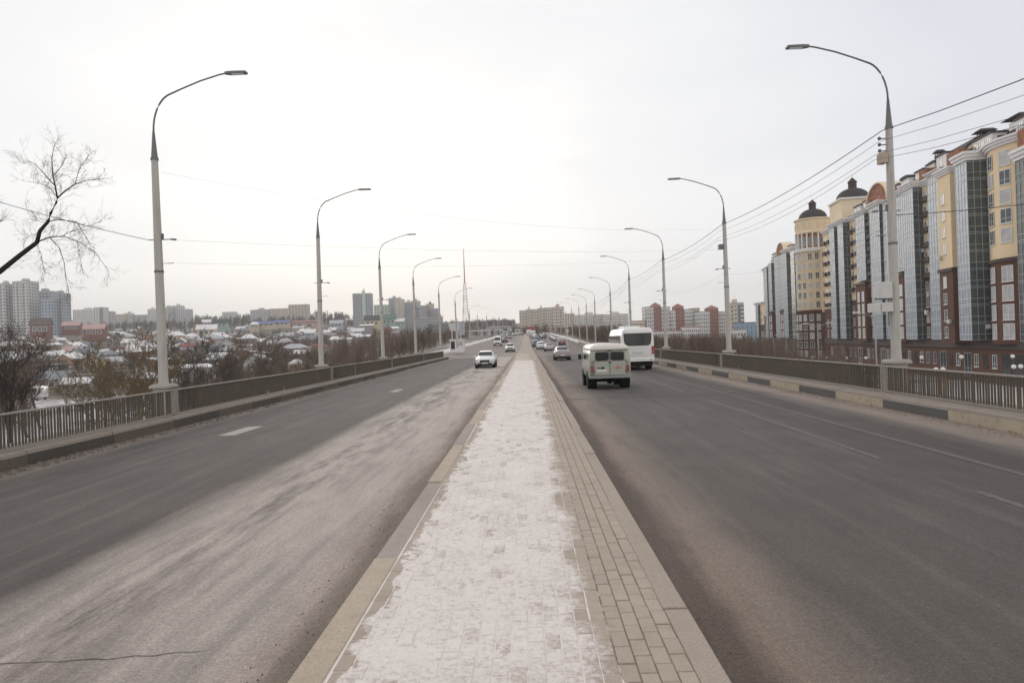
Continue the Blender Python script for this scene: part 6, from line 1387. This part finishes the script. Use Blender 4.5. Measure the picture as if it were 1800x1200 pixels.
def bus():
    t = thing('minibus', 'white midi bus with a wide dark rear window driving away', 'bus', (7.56, 50.6, 0), 0.0); L = 7.6; b = 1.14; h = 2.93; yb_ = -L / 2
    def sec(yy, w, k=1.0, zt=h, z0=.62): 
        hh = [(w * .96, z0), (w, z0 + .15), (w, 1.5), (w * .975, 2.35), (w * .90, zt - .18), (w * .78, zt - .05), (w * .4, zt)]
        return [(x, yy, z) for x, z in hh] + [(-x, yy, z) for x, z in hh[::-1]]
    q = MB(); q.loft([sec(yb_, b * .93, zt=h - .10, z0=.70), sec(yb_ + .05, b * .975, zt=h - .03), sec(yb_ + .18, b), sec(L / 2 - 1.0, b), sec(L / 2 - .2, b * .96, zt=h - .15), sec(L / 2, b * .85, zt=h - .5)]); put(q.mesh('body', M['bus_paint'], True), 'body', t)
    pr = [(-.90, 2.52), (-.93, 2.50), (-.90, 2.05), (-.84, 1.80), (-.70, 1.73), (.70, 1.73), (.84, 1.80), (.90, 2.05), (.93, 2.50), (.90, 2.52)]
    q = MB(); q.prism(pr, yb_ - .028, yb_ + .03, 1); put(q.mesh('rear_window', M['carglass']), 'rear_window', t)
    o = [(x * 1.015, 2.13 + (z - 2.13) * 1.03) for x, z in pr]; q = MB(); q.tube([(x, yb_ - .012, z) for x, z in o + o[:1]], .02, 5, False); put(q.mesh('window_seal', M['black']), 'window_seal', t)
    q = MB(); q.bev(-.32, .32, yb_ - .02, yb_ + .03, 1.16, 1.34, .02); put(q.mesh('plate_recess', M['boxgrey']), 'plate_recess', t)
    q = MB(); q.box(-.26, .26, yb_ - .03, yb_ - .022, 1.20, 1.30); put(q.mesh('number_plate', M['plate']), 'number_plate', t)
    q = MB(); q.box(-1.0, 1.0, yb_ - .006, yb_ + .02, 1.505, 1.517); q.box(-.95, .95, yb_ - .01, yb_ + .02, 1.00, 1.012); q.box(-1.0, 1.0, yb_ - .006, yb_ + .02, 2.62, 2.63); put(q.mesh('panel_seam', M['boxgrey']), 'panel_seam', t)
    q = MB(); q.bev(-1.08, 1.08, yb_ - .06, yb_ + .25, .62, .84, .04); put(q.mesh('rear_bumper', M['bus_paint']), 'rear_bumper', t)
    for s_ in (-1, 1):
        q = MB(); x0, x1 = sorted((s_ * .94, s_ * 1.10)); q.bev(x0, x1, yb_ - .03, yb_ + .30, 1.10, 1.66, .04); l = put(q.mesh('tail_light', M['tail']), 'tail_light', t)
        q = MB(); q.ball((s_ * 1.02, yb_ - .03, 1.24), .05, 8); put(q.mesh('indicator', M['kerb_cream']), 'indicator', l)
        q = MB(); q.bev(*sorted((s_ * .80, s_ * .92)), yb_ - .07, yb_ + .02, .70, .76, .01); put(q.mesh('fog_lamp', M['tailold']), 'fog_lamp', t)
        for k in range(5):
            a = yb_ + .35 + k * 1.35; q = MB(); q.poly([(s_ * (b + .006), a, 1.62), (s_ * (b + .006), a + 1.27, 1.62), (s_ * (b * .975 + .012), a + 1.27, 2.42), (s_ * (b * .975 + .012), a, 2.42)]); put(q.mesh('side_window', M['carglass']), 'side_window', t)
        for yy, ww in ((yb_ + 1.7, .34), (L / 2 - 1.5, .24)): wheel(t, s_ * (b - .2), yy, .42, ww, s_)
        for yy in (yb_ + 1.7, L / 2 - 1.5):
            q = MB(); q.prism([(yy + .5 * math.cos(i * PI / 8), .44 + .5 * math.sin(i * PI / 8)) for i in range(16)], s_ * .8, s_ * (b + .004), 0)
            put(q.mesh('wheel_arch', M['dark']), 'wheel_arch', t)
    q = MB(); q.box(-1.0, 1.0, yb_ + .15, L / 2 - .5, .30, .66); put(q.mesh('underbody', M['dark']), 'underbody', t)
    q = MB(); q.bev(-.6, .6, -1.2, 1.2, h, h + .14, .05); put(q.mesh('roof_hatch', M['bus_paint']), 'roof_hatch', t)
bus()
# parked cars in the right-hand valley and at the lower street
car('sedan', 'dark_paint', P(1778, 660, 60).x, 60, 1.2, 'dark parked car below the right railing near the entrance', ground(P(1778, 660, 60).x, 60) + 0.55, 'cars parked below the bridge')
pk = []
rr = random.Random(9)
for k in range(9):
    px = 1286 + k * 5.5 + rr.uniform(-2, 2); Y = 230 + rr.uniform(0, 60); p = P(px, 615, Y); t = car(rr.choice(('sedan', 'suv')), rr.choice(('silver_paint', 'blue_paint', 'white_paint', 'grey_paint', 'dark_paint')), p.x, Y, rr.uniform(0, 3), None, ground(p.x, Y), 'cars parked below the bridge'); pk.append((t, 'car parked in the valley left of the complex', px))
relabel(pk, 'car')
# ================================================================== ROADSIDE THINGS BEYOND THE BRIDGE
def bank(name, pts, h, label, kind='structure'):       # low snow bank following points
    q = MB(); secs = []
    rr = random.Random(len(pts))
    path = []
    for (x0, y0, w0), (x1, y1, w1) in zip(pts, pts[1:]):
        n = max(2, int(abs(y1 - y0) / 3))
        for i in range(n): u = i / n; path.append((x0 + (x1 - x0) * u, y0 + (y1 - y0) * u, w0 + (w1 - w0) * u))
    for x, y, w in path:
        z = roadz(y) - .3; hh = h * rr.uniform(.6, 1.15) + .3; w *= rr.uniform(.85, 1.15)
        secs.append([(x - w / 2, y, z), (x - w * .33, y, z + hh * .75), (x - w * .05, y, z + hh), (x + w * .28, y, z + hh * .7), (x + w / 2, y, z)])
    q.loft(secs); return put(q.mesh(name, M['snowbank'], True), name, kind=kind, label=label)
bank('snow_bank', [(-13.6, 97, 3.5), (-18.4, 118, 4), (-18.6, 190, 4), (-16, 300, 4), (-14.5, 420, 3)], .45, 'snow bank edging the left side of the far road')
bank('snow_bank', [(15.5, 120, 2.5), (15.5, 300, 3), (14.0, 420, 3)], .4, 'snow bank edging the right side of the far road')
t = thing('concrete_barrier', 'pale curving concrete parapet beyond the bus on the right', 'barrier', (0, 0, 0)); yy = [96 + i * 4 for i in range(20)]
for i in range(19):
    a, b = yy[i], yy[i + 1]; q = MB(); xa = 11.2 + 1.6 * sstep(96, 120, a); xb = 11.2 + 1.6 * sstep(96, 120, b); za, zb2 = roadz(a), roadz(b)
    q.quadbox([(xa, a + .02, za - .3), (xa + .3, a + .02, za - .3), (xb + .3, b - .02, zb2 - .3), (xb, b - .02, zb2 - .3)], [(xa + .05, a + .02, za + .95), (xa + .25, a + .02, za + .95), (xb + .25, b - .02, zb2 + .95), (xb + .05, b - .02, zb2 + .95)]); put(q.mesh('barrier_block', M['creamlight'] if False else M['kerb_tan']), 'barrier_block', t)
def px_box(name, label, cat, px, yb, Y, w, d, h, mat, **k):
    p = P(px, yb, Y); t = thing(name, label, cat, (p.x, Y, p.z)); return t, p
t, p = px_box('booth', 'small white roadside booth with a dark door on the left verge', 'booth', 804, 613, 132, 2.4, 2, 2, None)
q = MB(); q.box(-1.3, 1.4, -1.1, 1.1, -.6, 1.65); put(q.mesh('wall', M['whitetrim']), 'wall', t); q = MB(); q.bev(-1.5, 1.6, -1.3, 1.3, 1.65, 1.85, .05); put(q.mesh('roof', M['snowroof']), 'roof', t)
q = MB(); q.box(-1.1, -.35, -1.13, -1.08, 0, 1.45); put(q.mesh('door', M['black']), 'door', t); q = MB(); q.box(.2, 1.1, -1.13, -1.08, .6, 1.3); put(q.mesh('window', M['curtain']), 'window', t)
t, p = px_box('sign_board', 'pale trapezoid sign board on two white posts on the left verge', 'sign', 800, 610, 150, 1, 1, 1, None)
q = MB(); q.loft([[(-1.35, -.06, 5.3), (1.35, -.06, 5.3), (.95, -.06, 3.6), (-.95, -.06, 3.6)], [(-1.35, .06, 5.3), (1.35, .06, 5.3), (.95, .06, 3.6), (-.95, .06, 3.6)]]); put(q.mesh('panel', M['boxgrey']), 'panel', t)
for s_ in (-1, 1): q = MB(); q.tube([(s_ * .6, 0.12, -.8), (s_ * .6, 0.12, 5.0)], .09, 8); put(q.mesh('post', M['whitetrim']), 'post', t)
t, p = px_box('sign_board', 'dark blue-grey information board right of the trapezoid sign', 'sign', 812, 600, 190, 1, 1, 1, None)
q = MB(); q.box(-.9, .9, -.06, .06, 1.8, 5.0); put(q.mesh('panel', T['bluegrey']), 'panel', t)
for s_ in (-1, 1): q = MB(); q.tube([(s_ * .7, 0.12, -1), (s_ * .7, 0.12, 4.8)], .07, 8); put(q.mesh('post', M['galv']), 'post', t)
t, p = px_box('utility_cabinet', 'small white cabinet beside the right posts before the barrier', 'cabinet', 985, 604, 175, 1, 1, 1, None)
q = MB(); q.bev(-.7, .7, -.4, .4, -.4, 1.5, .04); put(q.mesh('body', M['whitetrim']), 'body', t); q = MB(); q.box(-.6, .6, -.42, -.4, .1, 1.3); put(q.mesh('door', M['boxgrey']), 'door', t)
for px, Y, lb in ((998, 165, 'small round road sign on a white post right of the traffic'), (964, 215, 'distant square road sign on a pole right of the traffic')):
    t, p = px_box('road_sign', lb, 'road sign', px, 604, Y, 1, 1, 1, None); q = MB(); q.tube([(0, 0, -1), (0, 0, 3.3)], .06, 8); put(q.mesh('post', M['whitetrim']), 'post', t)
    q = MB(); (q.prism([(.42 * math.cos(i * PI / 8), 3.1 + .42 * math.sin(i * PI / 8)) for i in range(16)], -.03, .03, 1) if px == 998 else q.box(-.5, .5, -.03, .03, 2.4, 3.6)); put(q.mesh('sign_plate', M['boxgrey']), 'sign_plate', t)
t, p = px_box('banner', 'red banner board among the far trees right of the road', 'banner', 935, 581, 430, 1, 1, 1, None)
q = MB(); q.box(-4.5, 4.5, -.1, .1, 0, 2.6); put(q.mesh('panel', T['redroof']), 'panel', t); q = MB(); q.tube([(-3.5, .2, -6), (-3.5, .2, 2)], .15, 6); put(q.mesh('post', M['galv']), 'post', t); q = MB(); q.tube([(3.5, .2, -6), (3.5, .2, 2)], .15, 6); put(q.mesh('post', M['galv']), 'post', t)
t, p = px_box('filling_station_roof', 'long white flat canopy across the left of the far road', 'canopy', 865, 584, 420, 1, 1, 1, None)
q = MB(); q.box(-17, 14, -6, 6, 0.9, 1.5); put(q.mesh('canopy', M['whitetrim']), 'canopy', t)
for x in (-13, -5, 4, 11): q = MB(); q.tube([(x, 0, -9), (x, 0, .6)], .25, 8); put(q.mesh('column', M['whitetrim']), 'column', t)
t, p = px_box('hall', 'broad low grey-roofed hall below the far left hill', 'hall', 878, 583, 560, 1, 1, 1, None)
q = MB(); q.box(-14, 16, -10, 10, -6, 2.2); put(q.mesh('wall', T['lightgrey']), 'wall', t); q = MB(); q.prism([(-15, 2.2), (17, 2.2), (7, 4.6), (-6, 4.6)], -11, 11, 1); put(q.mesh('roof', T['grey']), 'roof', t)
# distant box lorries and coaches at the head of the queue
for i, (px, py, Y, w, h, lb) in enumerate([(910, 588, 380, 2.5, 3.2, 'white lorry top at the head of the far oncoming traffic'), (916, 587, 400, 2.5, 3.0, 'second white lorry right of the first at the far rise'), (930, 590, 330, 2.5, 3.2, 'white coach heading away at the far rise'), (937, 594, 300, 2.4, 3.0, 'pale green-white bus heading away behind the coach'), (888, 590, 330, 2.3, 2.8, 'pale van at the far bend of the left road')]):
    p = P(px, py, Y); box_vehicle('lorry', lb, 'lorry', p.x, Y, PI if i in (0, 1, 4) else 0, w, h, 7, 'white_paint', None, group='large vehicles far along the road')
# ================================================================== HAZE
q = MB(); q.box(-7000, 7000, -220, 3100, -14, 200)
hz = q.mesh('haze', None); hm_ = bpy.data.materials.new('haze_air'); hm_.use_nodes = True; nt = hm_.node_tree; nt.nodes.clear()
ho = nt.nodes.new('ShaderNodeOutputMaterial'); hv = nt.nodes.new('ShaderNodeVolumePrincipled'); hv.inputs['Density'].default_value = 0.00030; hv.inputs['Color'].default_value = (0.99, 0.985, 0.98, 1); hv.inputs['Anisotropy'].default_value = 0.2
nt.links.new(hv.outputs[0], ho.inputs['Volume']); hz.materials.clear(); hz.materials.append(hm_)
put(hz, 'haze', kind='stuff', label='thin winter haze')
